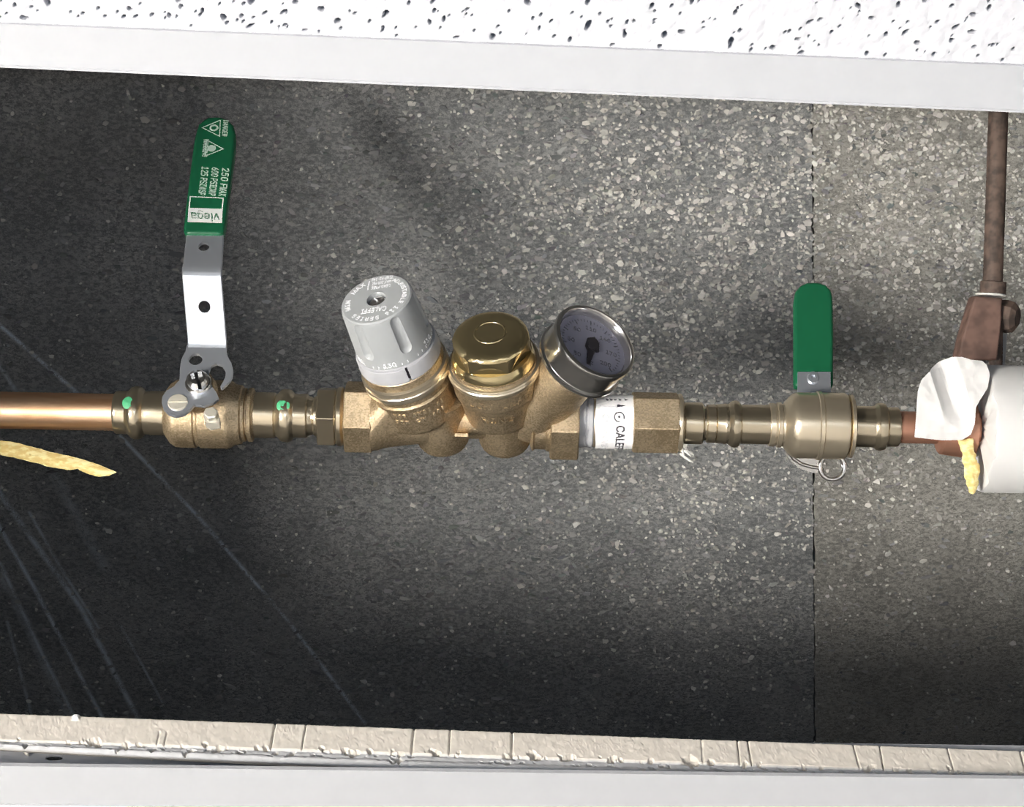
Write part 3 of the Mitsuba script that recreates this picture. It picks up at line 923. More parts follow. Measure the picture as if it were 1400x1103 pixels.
fa1, fa2, fag = front_angle(F1), front_angle(F2), front_angle(FG)
pput(B + '__lettering', join(around('LOW LEAD', 11, 58.6, 82, F2, fa2 + .02, 11.5, 1.1), around('RING', 12, 51.2, 50, F2, fa2 - .1, 11.5, 1.7)), 'mat_cast_brass', False, label='raised lettering LOW LEAD cast in the barrel under the cap')
pput(B + '__lettering_001', join(around('NSF ANSI 61', 5.5, 51.8, 57, F1, fa1 - .05, 7, 1.5), around('DZR CW 602', 5.5, 51.2, 45, F1, fa1 - .08, 7.6, 1.5)), 'mat_pale_brass', False, label='two rows of small raised marks on the barrel under the knob')

# knob
K = B + '__knob'
g = lathe([(143, 50), (143.5, 52.6), (148, 52.4), (200, 49.6), (216, 48.6), (219.5, 47.6), (221, 45.6), (221, 14), (213, 13.4), (213, 5)], F1, 96)
kn = man(lathe([(143, 50), (143.5, 52.6), (148, 52.4), (200, 49.6), (216, 48.6), (219.5, 47.6), (221, 45.6)], F1, 96))
kn = kn - man(lathe([(211, 13), (230, 13)], F1, 40))
for i in range(6):                                                # finger grooves
    a = fa1 + math.radians(16) + i * math.pi / 3
    d = np.array([math.cos(a), math.sin(a), 0])
    s0 = d * 53.0 + np.array([0, 0, 240]); s1 = d * 56.0 + np.array([0, 0, 170])
    balls = [trimesh.creation.icosphere(subdivisions=3, radius=r).apply_translation(c) for c, r in ((d * 54.0 + np.array([0, 0, 212]), 9.0), (d * 58.0 + np.array([0, 0, 168]), 11.0))]
    hull = m3.Manifold.batch_hull([man(b) for b in balls])
    hull = hull.transform(F1[:3])
    kn = kn - hull
pput(K, unman(kn), 'mat_knob_grey', 30, label='grey plastic adjusting knob printed with white lettering')
rg = man(lathe([(117, 53), (118, 56), (121, 56.6), (138, 55.6), (140, 54.6), (140.5, 51), (145, 50)], F1, 96))
for i in range(8):
    a = fa1 + math.radians(6) + i * math.pi / 4
    d = np.array([math.cos(a), math.sin(a), 0])
    if i == 0:
        nb = box_mesh((-1.6, -3, -16), (1.6, 4, 12)); nb.apply_transform(F1 @ frame(d * 56 + np.array([0, 0, 128]), d, (-math.sin(a), math.cos(a), 0)) @ trimesh.transformations.rotation_matrix(0, [0, 0, 1]))
notch = box_mesh((-1.7, -14, -3), (1.7, 14, 6)); aa = fa1 + math.radians(4)
dd = np.array([math.cos(aa), math.sin(aa), 0])
notch.apply_transform(F1 @ frame(dd * 55.5 + np.array([0, 0, 130]), dd, (-math.sin(aa), math.cos(aa), 0)))
pput(B + '__knob_ring', unman(rg - man(notch)), 'mat_ring_grey', 30, label='pale grey index ring with a dark notch under the knob')
pput(B + '__knob_ring__index_mark', (lambda m: (m.apply_transform(F1 @ frame(dd * 53.0 + np.array([0, 0, 130]), dd, (-math.sin(aa), math.cos(aa), 0))), m)[1])(box_mesh((-1.6, -9, -3), (1.6, 9, .4))), 'mat_black', False, label='black index mark')

KF = F1 @ frame((0, 0, 220.8), (0, 0, 1))
# the print's own upright: its reading side faces up the picture, so it stands on its head here
gx_ = F1[:3, :3].T @ np.array([0.94, -0.10, 0])
base_ang = math.atan2(gx_[1], gx_[0])
FT = F1 @ frame((0, 0, 221.0), (0, 0, 1)) @ rotz(base_ang + math.pi)
prt = [arc_text('116 SERIES', 6.6, 35.0, math.radians(95), .4, 6.4), arc_text('ADJUSTABLE', 6.0, 35.5, math.radians(198), .4, 5.4),
       arc_text('MIN', 6.6, 35.5, math.radians(8), .4, 6.6), arc_text('MAX', 6.6, 35.5, math.radians(-42), .4, 7)]
m = centred('CALEFFI', 8.6, .4, True, 34); m.apply_translation([0, 17.5, 0]); prt.append(m)
for i, (s, w) in enumerate((('LEAD FREE', 26), ('MAX 200 PSI', 26), ('TEMP 95-140', 30))):
    m = centred(s, 5.2, .4, True, w); m.apply_translation([-3, -25.5 - 8.2 * i, 0]); prt.append(m)
prt.append(box_mesh((14, -38, 0), (15.6, -20, .4)))
for q in prt:
    q.apply_transform(FT)
pput(K + '__lettering', join(*prt), 'mat_knob_print', False, label='white lettering CALEFFI 116 SERIES on the knob face')
scale_txt = [around('130', 7, 52.2, 150, F1, fa1 - .28, 6, .3), around('110', 7, 52.2, 152, F1, fa1 + .95, 6, .3), around('150', 7, 52.2, 150, F1, fa1 - 1.25, 6, .3)]
for k in range(-8, 12):
    a = fa1 - .28 + k * .155
    d = np.array([math.cos(a), math.sin(a), 0])
    if k % 4:
        q = box_mesh((-.7, -2, -1), (.7, 2, .3)); q.apply_transform(F1 @ frame(d * 52.5 + np.array([0, 0, 147.5]), d, (-math.sin(a), math.cos(a), 0))); scale_txt.append(q)
pput(K + '__scale', join(*scale_txt), 'mat_knob_print', False, label='white degree scale round the foot of the knob')
screw = man(lathe([(206, 11.6), (214.5, 11.6), (216.2, 9.6)], F1, 36))
for r in (0, math.pi / 2):
    c = box_mesh((-9, -1.7, 212.5), (9, 1.7, 225)); c.apply_transform(F1 @ rotz(r + .6))
    screw = screw - man(c)
pput(B + '__knob_screw', unman(screw), 'mat_chrome', 30, label='cross slotted screw in the middle of the knob')

# domed cap
cap = m3.Manifold.batch_hull([man(lathe([(150, 50.5), (153, 50), (157, 46), (159.5, 40), (161, 30), (161.5, 12)], F2, 72)), man(hex_bar(52.5, 128, 151, F2, fa2 + .35, 6, 2))])
cap = cap ^ man(lathe([(120, 54), (143, 53.6), (151, 51.5), (157, 47.5), (160, 41), (161.3, 30), (161.8, 5)], F2, 72))
pput(B + '__cap', unman(cap), 'mat_polished_brass', 28, label='polished brass hexagonal cap with a domed top')
pput(B + '__cap_flange', lathe([(114, 52), (115, 55), (117, 56), (124, 55), (126, 53.4), (130, 52)], F2, 72), 'mat_polished_brass')
rim = lathe([(160.2, 22.2), (161.9, 21.6), (162.7, 20.6), (162.7, 20), (162, 19), (160.2, 18.4)], F2, 56)
bar = box_mesh((-24, -.5, 160.4), (24, .5, 162.2)); bar.apply_transform(F2 @ rotz(1.05))
pput(B + '__cap__cast_ring', join(rim), 'mat_polished_brass', 40, label='thin raised ring on top of the cap')

# ------------------------------------------------------------------ gauge
G = 'temperature_gauge'
name_thing(G, 'round chrome rimmed gauge with a dark dial tilted to the right on the balancing valve', 'gauge')
pput(G + '__case', lathe([(137.5, 30), (140, 52), (141, 58), (143, 60), (147, 60), (148.5, 57.2), (150, 56.4), (170.8, 56.4)], FG, 88), 'mat_chrome')
bez = lathe([(177, 50), (170.5, 51), (170.5, 56.8), (177, 57), (178.5, 58.8), (183, 59.2), (186, 58.4), (187.5, 56), (187.5, 53.6), (184, 51.4), (176, 50.6), (177, 50)], FG, 96, False)
pput(G + '__bezel', bez, 'mat_chrome', 40, label='polished chrome bezel')
pput(G + '__dial', lathe([(171, 50.4), (173.5, 50.4)], FG, 72), 'mat_dial', 30, label='dark bluish dial')
vx = FG[:3, :3].T @ np.array([1.0, 0, 0]); ang_r = math.atan2(vx[1], vx[0])
FD = FG @ frame((0, 0, 173.5), (0, 0, 1)) @ rotz(ang_r)
tick = []
for k in range(0, 41):
    a = math.radians(225 - 270 * k / 40)
    l = 7 if k % 5 == 0 else 3.6
    q = box_mesh((44 - l, -.55 if k % 5 else -.9, 0), (44, .55 if k % 5 else .9, .4)); q.apply_transform(FD @ rotz(a)); tick.append(q)
for k, s in enumerate(('30', '50', '80', '110', '140', '170', '200')):
    a = math.radians(225 - 270 * k / 6)
    m = centred(s, 6.5, .4, True); m.apply_translation([30 * math.cos(a), 30 * math.sin(a) - 3, 0]); m.apply_transform(FD); tick.append(m)
m = centred('F', 8, .4, True); m.apply_translation([0, -34, 0]); m.apply_transform(FD); tick.append(m)
pput(G + '__dial__scale', join(*tick), 'mat_dial_print', False, label='faint dark scale marks and numbers')
needle = Polygon([(-4, -34), (-1.5, -34), (4.5, -8), (10, -6), (9, 9), (2, 15), (-7, 9), (-9, -5), (-5, -12)])
nd_ = extrude(needle.buffer(.8), 1.6, 1.5); nd_.apply_transform(FD @ rotz(math.radians(-6)))
hub = lathe([(0, 8), (5, 8), (6, 6)], FD, 32)
pput(G + '__pointer', join(nd_, hub), 'mat_black', 30, label='black pointer with a wide hub')
pput(G + '__lens', lathe([(182.0, 51), (182.05, 0.01)], FG, 72).slice_plane([0, 0, 0], [0, 0, 1]) if False else (lambda: (lambda m: (m.apply_transform(FG), m)[1])(tm(np.vstack([[[0, 0, 182.5]], np.column_stack([51.5 * np.cos(np.arange(64) / 64 * 2 * math.pi), 51.5 * np.sin(np.arange(64) / 64 * 2 * math.pi), np.full(64, 182.0)])]), [(0, i + 1, (i + 1) % 64 + 1) for i in range(64)])))(), 'mat_lens', False, label='clear lens')

# ------------------------------------------------------------------ check valve
C = 'check_valve'
name_thing(C, 'brass check valve with a white printed label, right of the gauge', 'valve')
pput(B + '__outlet_hex', join(turned([(724.5, 32), (727, 40), (729, 42.5), (731, 40), (733, 39.4), (746, 39.6), (748, 42), (752, 42), (754, 38)], 60), hex_bar(55, sx(752), sx(791), XAX, math.radians(16), 4, 3)), 'mat_cast_brass', 30)
pput(C + '__ring', turned([(789, 34), (790, 36.2), (800, 36.2), (801, 34.8), (802.5, 34.8), (803.5, 36.2), (809, 36.2), (810.5, 35)], 72), 'mat_ring_grey', label='grey grooved ring beside the label')
pput(C + '__barrel', turned([(788, 33), (810, 35.0), (868, 35.6), (870, 33)], 72), 'mat_pale_brass')
# label: a curved sheet with a pointed right rim, lapping most of the way round
aa_ = np.linspace(-2.5, 2.5, 81)
rw = []
for r_ in (36.3, 36.9):
    for side in (0, 1):
        pass
lx0 = sx(811) + 1.5 * np.abs(np.sin(aa_)) * 2.2
lx1 = sx(864.5) + 2.6 * np.exp(-((aa_ + .18) / .22) ** 2)
ringpts = []
for t in np.linspace(0, 1, 12):
    ringpts.append(np.column_stack([lx0 * (1 - t) + lx1 * t, 37.0 * np.sin(aa_), 37.0 * np.cos(aa_)]))
sheet = loft(ringpts, closed=False, caps=False)
inner = sheet.copy(); inner.vertices[:, 1:] *= 36.2 / 37.0; inner.invert()
pput(C + '__label', join(sheet, inner), 'mat_label', True, label='white paper label reading CALEFFI Check Valve down its length')


def on_label(m, x_px, y_px, r=37.05):
    """Wrap flat lettering (x to the right of the reading) round the barrel, reading downward."""
    v = m.vertices.copy()
    y0 = at(x_px, y_px)[1]
    a0 = math.asin(np.clip(y0 / r, -1, 1))
    a = a0 - v[:, 0] / r
    out = np.column_stack([sx(x_px) + v[:, 1], (r + v[:, 2]) * np.sin(a), (r + v[:, 2]) * np.cos(a)])
    q = m.copy(); q.vertices = out
    return q


def subdivided(m, k=1):
    for _ in range(k):
        m = m.subdivide()
    return m


t1 = text('CALEFFI', 11.0, .25, True)
t1.apply_translation([-t1.bounds[0][0], 0, 0]); t1.apply_scale([56 / t1.bounds[1][0], 1, 1])
pr = [on_label(subdivided(t1), 841, 581.5)]
ringc = Point(0, 0).buffer(7.2, 24).difference(Point(0, 0).buffer(5.8, 24)).difference(Polygon([(0, 0), (9, 1), (9, 9), (4, 9)])).union(Point(0, 0).buffer(1.7))
gm = extrude(ringc, .25); pr.append(on_label(subdivided(gm), 844.5, 569.7))
am = extrude(Polygon([(-2.4, 0), (2.4, 0), (0, 12)]), .25); am.apply_translation([0, 0, 0]); pr.append(on_label(subdivided(am), 841.5, 554.5))
for i, x in enumerate((829, 834, 839.5, 846, 854)):
    q = extrude(Polygon([(-2.4, -2.2), (3, -1), (1.5, 2.2)]), .25); pr.append(on_label(q, x, 546))
pput(C + '__label__lettering', join(*pr), 'mat_dark_print', False, label='dark lettering CALEFFI with round emblem and arrow')
t2 = text('Check Valve', 9.0, .25, False)
t2.apply_translation([-t2.bounds[0][0], 0, 0]); t2.apply_scale([68 / t2.bounds[1][0], 1, 1])
ln = extrude(sbox(-.4, 0, .4, 22), .25)
pput(C + '__label__lettering_001', join(on_label(subdivided(t2), 822, 566), on_label(ln, 818, 555)), 'mat_grey_print', False, label='pale grey lettering Check Valve')
pput(C + '__hex', hex_bar(44, sx(864), sx(927), XAX, math.radians(11), 3.0, 2.5), 'mat_cast_brass', 30)
pput(C + '__flange', turned([(925, 36), (926, 39.5), (928, 40.4), (931, 40.0), (933, 36), (935, 27)], 72), 'mat_pale_brass')
tape = []
g = np.random.default_rng(5)
for c in ([(929, 606), (932, 613), (934, 620), (936, 626)], [(932, 612), (938, 616), (943, 619), (949, 622)], [(930, 620), (938, 626), (944, 630), (948, 632)], [(935, 616), (940, 619), (945, 624)], [(927, 600), (930, 610), (934, 622)]):
    tape.append(tube([at(x, y, 10 + g.uniform(-3, 3)) for x, y in c], [1.7] * (len(c) - 1) + [.7], 8))
pput(C + '__sealing_thread', join(*tape), 'mat_tape', 40, label='frayed white sealing thread at the outlet joint')

# ------------------------------------------------------------------ right press adapter and ball valve
A = 'press_adapter'
name_thing(A, 'slim shiny brass press adapter between the check valve and the right ball valve', 'fitting')
pput(A + '__nipple', turned([(931, 24), (934, 27), (936, 28.5), (959, 28.8), (961, 27), (962, 23.5), (965, 23.5), (966, 26), (977, 26.5), (978, 24.5), (980, 24.5)], 56), 'mat_turned_brass')
pput(A + '__press_end', turned([(978, 24), (979, 26.6), (988, 27), (991, 28), (995, 27), (997, 29), (1001, 32), (1006, 32.4), (1010, 30.4), (1012, 27), (1014, 26.8), (1050, 27.2), (1053, 26), (1054, 22)], 56), 'mat_turned_brass')

R = 'ball_valve_001'
name_thing(R, 'brass press ball valve with a plain green handle standing behind it', 'valve')
pput(R + '__body', turned([(1050, 25), (1051.5, 29.5), (1058, 30), (1059, 28.6), (1061, 28.6), (1062, 31), (1067, 31), (1068, 29), (1071, 29.5), (1074, 34), (1079, 39.5), (1084, 43.5), (1090, 45), (1115, 45.4), (1116.5, 47.2), (1121, 47.4),
                           (1122.5, 45.4), (1153, 45.6), (1156, 44), (1158, 38), (1160, 43), (1164, 43.4), (1165.5, 40), (1166, 28)], 64), 'mat_pale_brass')
pput(R + '__press_end', turned([(1163, 24), (1164, 27.5), (1166, 28.2), (1192, 28.2), (1195, 29), (1199, 32.4), (1204, 33), (1209, 31.6), (1211.5, 27.6), (1214, 27), (1226, 27.2), (1228, 26), (1228.5, 22.5)], 56), 'mat_turned_brass')
ZR = -56.0
sp = Polygon([at(x, y, ZR)[:2] for x, y in ((1084.5, 531), (1138.5, 531), (1140, 470), (1140, 412), (1138, 400), (1130, 391.5), (1120, 388.5), (1112, 388), (1103, 389), (1094, 393.5), (1087, 402), (1085, 415))]).buffer(-4).buffer(4, quad_segs=10)
spc = Polygon([tuple(at(1112, 470, ZR)[:2])] * 3) if False else None
slv2 = pillow(sp, -8, 8, 5.5)
tilt = np.eye(4); tilt[2, 3] = ZR
slv2.apply_transform(tilt)
y_h = at(1112, 531, ZR)[1]
# the handle leans away from the eye above its foot
LEAN = trimesh.transformations.translation_matrix((0, y_h, ZR)) @ trimesh.transformations.rotation_matrix(math.radians(-28), [1, 0, 0]) @ np.array([[1.0, 0.075, 0, 0], [0, 1.035 / math.cos(math.radians(28)), 0, 0], [0, 0, 1.0, 0], [0, 0, 0, 1.0]]) @ trimesh.transformations.translation_matrix((0, -y_h, -ZR))
slv2.apply_transform(LEAN)
pput(R + '__lever_sleeve', slv2, 'mat_green_vinyl', 40, label='plain green vinyl sleeve')
pl = Polygon([at(x, y, ZR)[:2] for x, y in ((1089, 514), (1134, 514), (1134, 552), (1125, 556), (1098, 556), (1089, 552))])
lob = Point(*at(1136, 638, ZR)[:2])
arc = LineString([at(x, y, ZR)[:2] for x, y in ((1074, 608), (1079, 620), (1087, 630), (1098, 637), (1112, 641), (1122, 641))]).buffer(5.2)
lower = unary_union([arc, lob.buffer(21), Polygon([at(x, y, ZR)[:2] for x, y in ((1078, 600), (1140, 600), (1140, 630), (1118, 640), (1098, 634))])]).buffer(1).buffer(-1)
lower = lower.difference(lob.buffer(13.5))
upper_plate = extrude(pl, 4.5, 7.2); upper_plate.apply_translation([0, 0, ZR])
upper_plate.apply_transform(LEAN)
pput(R + '__lever', upper_plate, 'mat_zinc', label='flat zinc lever tongue')
lp = bevel_plate(lower, 5, 1.4); lp.apply_translation([0, 0, ZR + 6])
hoop = tube([np.append(np.array(lob.coords[0]) + 17.2 * np.array([math.cos(t), math.sin(t)]), ZR + 12) for t in np.linspace(0, 2 * math.pi, 40)], 3.4, 12)
rimt = tube([at(x, y, ZR + 12) for x, y in ((1073, 604), (1077, 616), (1085, 627), (1096, 634.5), (1110, 638.5), (1121, 640))], 2.6, 10)
pput(R + '__lever_plate', join(lp, hoop, rimt), 'mat_chrome', 34, label='shiny lever foot with a round eye under the body')
MS = LEAN @ frame(at(1110, 522.5, ZR) + np.array([0, 0, 11.2]), (0, 0, 1))
rv = man(lathe([(0, 9), (1.5, 8.8), (3, 7)], MS, 32)) - man(lathe([(-5, 3.4), (9, 3.4)], MS, 20))
pput(R + '__screw', unman(rv), 'mat_zinc', 30, label='small round rivet with a dark hole')
pput(R + '__stem', lathe([(-60, 16), (-30, 18)], frame(at(1112, 581, 0), (0, 0, 1)), 32), 'mat_cast_brass')

# ------------------------------------------------------------------ copper stub, insulation
pput('copper_pipe_001', turned([(1222, 21.8), (1281, 21.8), (1283, 33), (1286, 36), (1316, 40), (1330, 40), (1333, 27), (1336, 26.5)]), 'mat_aged_copper', label='dull reddish copper pipe between the right ball valve and the white insulation', category='pipe')
I = 'pipe_insulation'
name_thing(I, 'thick white jacketed pipe insulation at the right edge', 'insulation')
n = 90
secs = []
c0 = at(1336, 586)
for i, (x, r) in enumerate([(1338, 30), (1337, 62), (1338, 80), (1340, 85.5), (1343, 87), (1360, 87.4), (1400, 87), (1480, 87)]):
    a = np.arange(n) / n * 2 * math.pi
    wobx = (meshkit.fbm(np.stack([np.cos(a) * 4, np.sin(a) * 4, a * 0 + 1], -1), 3, 6) - .5) * (14 if i < 5 else 0)
    wr = 1 + (meshkit.fbm(np.stack([np.cos(a) * 2, np.sin(a) * 2, a * 0 + x / 60], -1), 2, 4) - .5) * .035
    secs.append(np.column_stack([sx(x) + wobx, r * wr * np.cos(a), r * wr * np.sin(a)]))
pput(I + '__jacket', loft(secs), 'mat_jacket', 40)

# the torn flap of jacket standing off the end: a sheet curled round the pipe
fl_px = [(1252.5, 598), (1254, 560), (1256, 535), (1262, 519), (1278, 503), (1293, 493), (1305, 487.5), (1318, 487.5), (1330, 491.5), (1345, 493), (1351, 499), (1354, 512), (1350, 530), (1340, 545), (1334, 556), (1333, 580), (1329, 594), (1318, 601.5), (1290, 602)]
fp = Polygon([at(x, y, 60)[:2] for x, y in fl_px])
xy0, xy1 = np.array(fp.bounds[:2]), np.array(fp.bounds[2:])
gxs, gys = np.meshgrid(np.linspace(xy0[0], xy1[0], 90), np.linspace(xy0[1], xy1[1], 100), indexing='ij')
tri = trimesh.creation.extrude_polygon(fp, 1.0, engine='earcut')
cand = np.column_stack([gxs.ravel(), gys.ravel()])
inside = [p for p in cand if fp.buffer(-.8).contains(Point(*p))]
from scipy.spatial import Delaunay
bd = np.array([fp.exterior.interpolate(t, normalized=True).coords[0] for t in np.linspace(0, 1, 260, endpoint=False)])
pts = np.vstack([bd, inside])
de = Delaunay(pts).simplices
keep = [t for t in de if fp.buffer(.05).contains(Point(*pts[t].mean(0)))]


def flap_z(p):
    x, y = p[:, 0], p[:, 1]
    zc = 62 - ((y - 40) / 34.0) ** 2 * 4.5
    # the fold: a valley from the upper left towards the lower right
    q0, q1 = at(1307, 494, 60)[:2], at(1326, 566, 60)[:2]
    d = q1 - q0
    L = np.linalg.norm(d)
    t = ((x - q0[0]) * d[0] + (y - q0[1]) * d[1]) / L ** 2
    s = ((x - q0[0]) * d[1] - (y - q0[1]) * d[0]) / L       # positive on the right
    fade = np.clip(1.25 - t, 0, 1) * np.clip((t + .45) * 2, 0, 1)
    zc = zc - np.clip(s + 4, 0, 16) * 2.2 * fade + np.clip(s - 16, 0, 18) * 1.5 * fade
    zc += (meshkit.fbm(np.stack([x / 22, y / 22, x * 0], -1), 3, 12) - .5) * 7
    return zc


zf = flap_z(pts)
V3 = np.column_stack([pts, zf])
top_s = tm(V3, keep)
nrm = np.array(top_s.face_normals).mean(0)
if nrm[2] < 0:
    top_s.invert()
bot = top_s.copy(); bot.vertices[:, 2] -= 1.6; bot.invert()
k = len(bd)
side = []
for i in range(k):
    j = (i + 1) % k
    side += [(i, j, j + k), (i, j + k, i + k)]
sides = tm(np.vstack([V3[:k], V3[:k] - [0, 0, 1.6]]), side)
pput(I + '__jacket_flap', join(top_s, bot, sides), 'mat_jacket', 50, label='loose white jacket flap folded round the pipe end')


def ragged(outline_px, z, thick, amp, seed, z_fn=None):
    """A slab of torn fibre: outline from picture points, thick, with a shredded rim and face."""
    p = Polygon([at(x, y, z)[:2] for x, y in outline_px])
    L = p.exterior.length
    c = np.array([p.exterior.interpolate(t, normalized=True).coords[0] for t in np.linspace(0, 1, int(L / 1.2), endpoint=False)])
    g = np.random.default_rng(seed)
    wv = meshkit.fbm(np.stack([c[:, 0] / 5, c[:, 1] / 5, c[:, 0] * 0], -1), 3, seed) - .5
    nrm_ = np.roll(c, -1, 0) - np.roll(c, 1, 0)
    nrm_ = np.column_stack([nrm_[:, 1], -nrm_[:, 0]]) / np.linalg.norm(nrm_, axis=1, keepdims=True)
    p2 = Polygon(c + nrm_ * wv[:, None] * amp).buffer(0)
    p2 = p2 if p2.geom_type == 'Polygon' else max(p2.geoms, key=lambda q: q.area)
    b = np.array(p2.exterior.coords)[:-1]
    lo, hi = b.min(0), b.max(0)
    grid = np.column_stack([g.uniform(lo[0], hi[0], 6000), g.uniform(lo[1], hi[1], 6000)])
    ins = np.array([q for q in grid if p2.buffer(-.6).contains(Point(*q))])[:2200]
    P = np.vstack([b, ins])
    tr = np.array([t for t in Delaunay(P).simplices if p2.buffer(.02).contains(Point(*P[t].mean(0)))])
    dist = np.array([p2.exterior.distance(Point(*q)) for q in P])
    h = thick * np.minimum(1, np.sqrt(np.clip(dist, 0, None) / (thick * .9) + .02)) * (.75 + .6 * (meshkit.fbm(np.stack([P[:, 0] / 9, P[:, 1] / 3.0, P[:, 0] * 0], -1), 4, seed + 1)))
    a = tm(np.column_stack([P, z + h / 2]), tr); bm = tm(np.column_stack([P, z - h / 2]), tr)
    if a.face_normals[:, 2].mean() < 0:
        a.invert()
    if bm.face_normals[:, 2].mean() > 0:
        bm.invert()
    kk = len(b)
    sd = []
    for i in range(kk):
        j = (i + 1) % kk
        sd += [(i, j, j + kk), (i, j + kk, i + kk)]
    return join(a, bm, tm(np.vstack([a.vertices[:kk], bm.vertices[:kk]]), sd))


pput(I + '__fibre', ragged([(1308, 600), (1330, 600), (1333, 620), (1339, 640), (1338, 655), (1336, 670), (1330, 677), (1325, 672), (1322, 660), (1317, 652), (1318, 640), (1314, 618)], 40, 14, 5, 31), 'mat_fibre', 30, label='tuft of yellow glass fibre showing under the flap')
pput('insulation_scrap', ragged([(-300, 566), (-60, 596), (0, 602), (18, 604), (52, 613), (110, 627), (136, 635), (159, 644.5), (160, 646), (147, 651), (130, 651.5), (114, 645), (106, 641), (92, 642.5), (70, 638.5), (35, 629), (0, 622), (-60, 612), (-300, 580)], 10, 12, 2.2, 41), 'mat_fibre', 30,
     label='torn pointed strip of yellow glass fibre below the copper pipe at the left edge', category='insulation')

# ------------------------------------------------------------------ old brown pipe at the right
ZB = -120.0
Q = 'iron_pipe'
name_thing(Q, 'old brown iron pipe with an elbow, rising behind the white insulation at the right', 'pipe')


def rod(p, q, r, ends=2, n=40):
    p, q = np.asarray(p), np.asarray(q)
    L = np.linalg.norm(q - p)
    return lathe([(0, r * .94), (1, r), (L - 1, r), (L, r * .94)], frame(p, q - p, (.3, .2, .9)), n)


kz = (F - ZB) / F
pput(Q + '__riser', rod(at(1368, 60, ZB), at(1357, 396, ZB), 13.4 * kz), 'mat_rust')
pput(Q + '__collar', join(rod(at(1358.5, 385, ZB), at(1357, 404, ZB), 17.6 * kz)), 'mat_rust')
pput(Q + '__sealing_ring', rod(at(1354.5, 401.5, ZB + 6), at(1354.3, 404.5, ZB + 6), 20.5 * kz), 'mat_tape', label='thin pale ring at the top of the elbow')
pc = [at(x, y, ZB + 26)[:2] for x, y in ((1333, 404), (1371, 407), (1370, 440), (1364, 492), (1309, 492), (1316, 460))]
blk = Polygon(pc).buffer(-2).buffer(2)
bk = pillow(blk, -20, 20, 4)
bk.apply_translation([0, 0, ZB + 6])
pput(Q + '__elbow', bk, 'mat_rust_red', 30, label='reddish brown square shouldered elbow')
pput(Q + '__plug', join(lathe([(-14, 22), (6, 24), (16, 22), (22, 14)], frame(at(1371, 432, ZB - 4), (.8, -.1, .5)), 8)), 'mat_rust', 20, label='dark square headed plug')
pput(Q + '__drop', rod(at(1362, 440, ZB), at(1361, 540, ZB), 9 * kz), 'mat_rust')
pput(Q + '__strap', extrude(Polygon([at(x, y, ZB)[:2] for x, y in ((1369, 456), (1378, 456), (1374, 500), (1367, 500))]), 2.0, ZB - 4), 'mat_grey_flake')

# ------------------------------------------------------------------ lamps
wc, (hw, hd) = ADDED_PANEL_LAMP['center'], ADDED_PANEL_LAMP['half']
n_ = np.array([0.75, 0.35, 1.0])
LF = frame(wc, n_)
lens = tm([(-hw, -hd, 0), (hw, -hd, 0), (hw, hd, 0), (-hw, hd, 0)], [(0, 1, 2), (0, 2, 3)]); lens.apply_transform(LF)
put('added_panel_lamp__lens', lens, 'mat_label')
scene['added_panel_lamp__lens']['emitter'] = area(ADDED_PANEL_LAMP['power'])
hs = unman(man(box_mesh((-hw - .02, -hd - .02, -.05), (hw + .02, hd + .02, .012))) - man(box_mesh((-hw, -hd, -.004), (hw, hd, .05))))
hs.apply_transform(LF)
put('added_panel_lamp__housing', hs, 'mat_lamp_body')
for i, (dx, dy) in enumerate(((-1, -1), (-1, 1), (1, -1), (1, 1))):
    foot = tube([(LF @ np.array([dx * hw, dy * hd, -.05, 1]))[:3], [wc[0] + dx * (hw + .03), wc[1] + dy * (hd + .03), 0.0]], .012, 10)
    put('added_panel_lamp__leg' + (f'_{i:03d}' if i else ''), foot, 'mat_lamp_body', 40)
name_thing('added_panel_lamp', 'added unseen panel lamp face up on a low stand on the floor, lighting the bay', 'lamp')

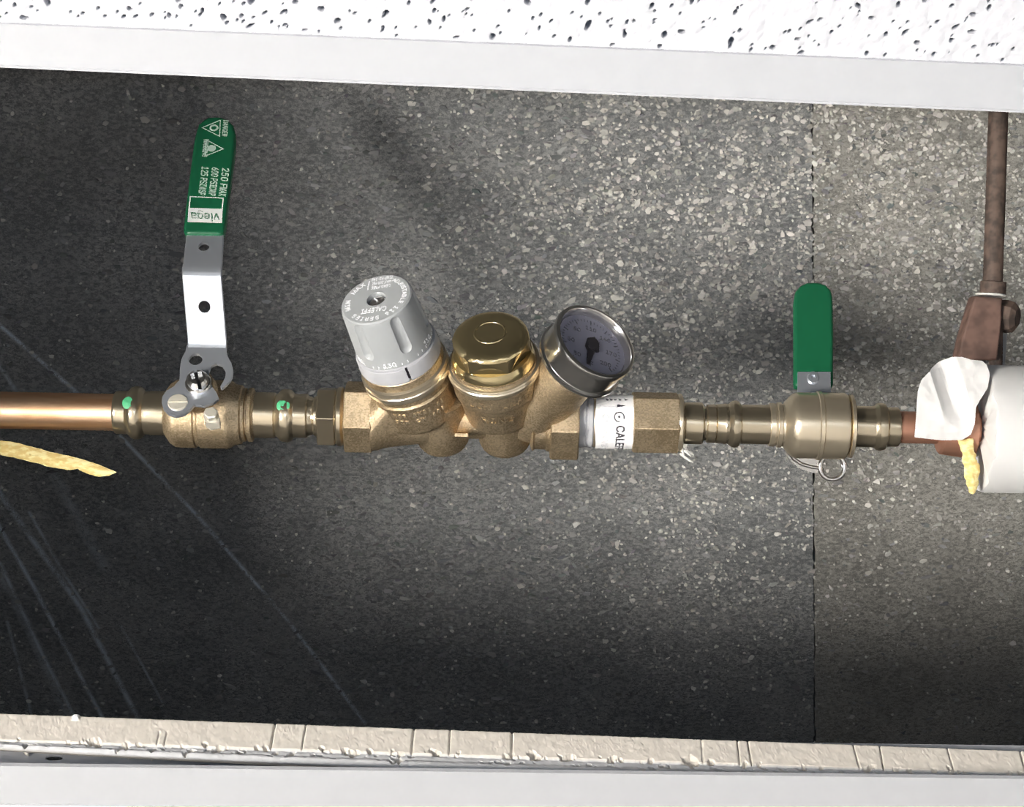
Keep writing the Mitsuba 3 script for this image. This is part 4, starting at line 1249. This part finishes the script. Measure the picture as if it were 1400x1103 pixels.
fc, fr = FLASH['center'], FLASH['radius']
disc = lathe([(0, fr), (.0006, fr)], frame(fc, -BACK), 24)
put('phone__flash', disc, 'mat_label', False)
scene['phone__flash']['emitter'] = area(FLASH['power'])
ph = box_mesh((-.038, -.125, -.009), (.038, .025, -.002)); ph.apply_transform(frame(CAM + BACK * .004, -BACK, (-1, 0, 0)))
put('phone__case', ph, 'mat_black')
name_thing('phone', 'dark phone held up under the open ceiling bay', 'phone')

sc, sh, sr = ADDED_TUBE_LAMP['center'], ADDED_TUBE_LAMP['half'], ADDED_TUBE_LAMP['radius']
put('added_tube_lamp__tube', lathe([(-sh, sr), (sh, sr)], frame(sc, (1, 0, 0), (0, 0, 1)), 20), 'mat_label', 40)
scene['added_tube_lamp__tube']['emitter'] = area(ADDED_TUBE_LAMP['power'])
bk_ = box_mesh((-.03, -sh - .03, -.05), (.03, sh + .03, -.016))
bk_.apply_transform(frame(sc, -BACK, (0, 0, 1)))
put('added_tube_lamp__housing', bk_, 'mat_lamp_body')
for i, x in enumerate((-sh + .05, sh - .05)):
    put('added_tube_lamp__rod' + (f'_{i:03d}' if i else ''), tube([[x, sc[1] - .03, sc[2] - .03], [x, sc[1] - .03, Z_CEIL + .006]], .005, 10), 'mat_lamp_body', 40)
name_thing('added_tube_lamp', 'added unseen tube lamp on two rods beside the open bay, for the pipe highlights', 'lamp')

for i, (x, y) in enumerate(((-1.7, 1.9), (1.7, 1.9), (-1.7, -1.8), (1.7, -1.8))):
    key = 'ceiling_light' + (f'_{i:03d}' if i else '')
    put(key + '__diffuser', tm([(x - .3, y - .6, Z_CEIL - .006), (x - .3, y + .6, Z_CEIL - .006), (x + .3, y + .6, Z_CEIL - .006), (x + .3, y - .6, Z_CEIL - .006)], [(0, 1, 2), (0, 2, 3)]), 'mat_label')
    scene[key + '__diffuser']['emitter'] = area(TROFFER)
    put(key + '__frame', join(box_mesh((x - .32, y - .62, Z_CEIL - .005), (x + .32, y + .62, Z_CEIL + .004))), 'mat_grid')
    name_thing(key, 'flat ceiling light panel near the ' + ('far left', 'far right', 'near left', 'near right')[i] + ' corner of the room', 'lamp')
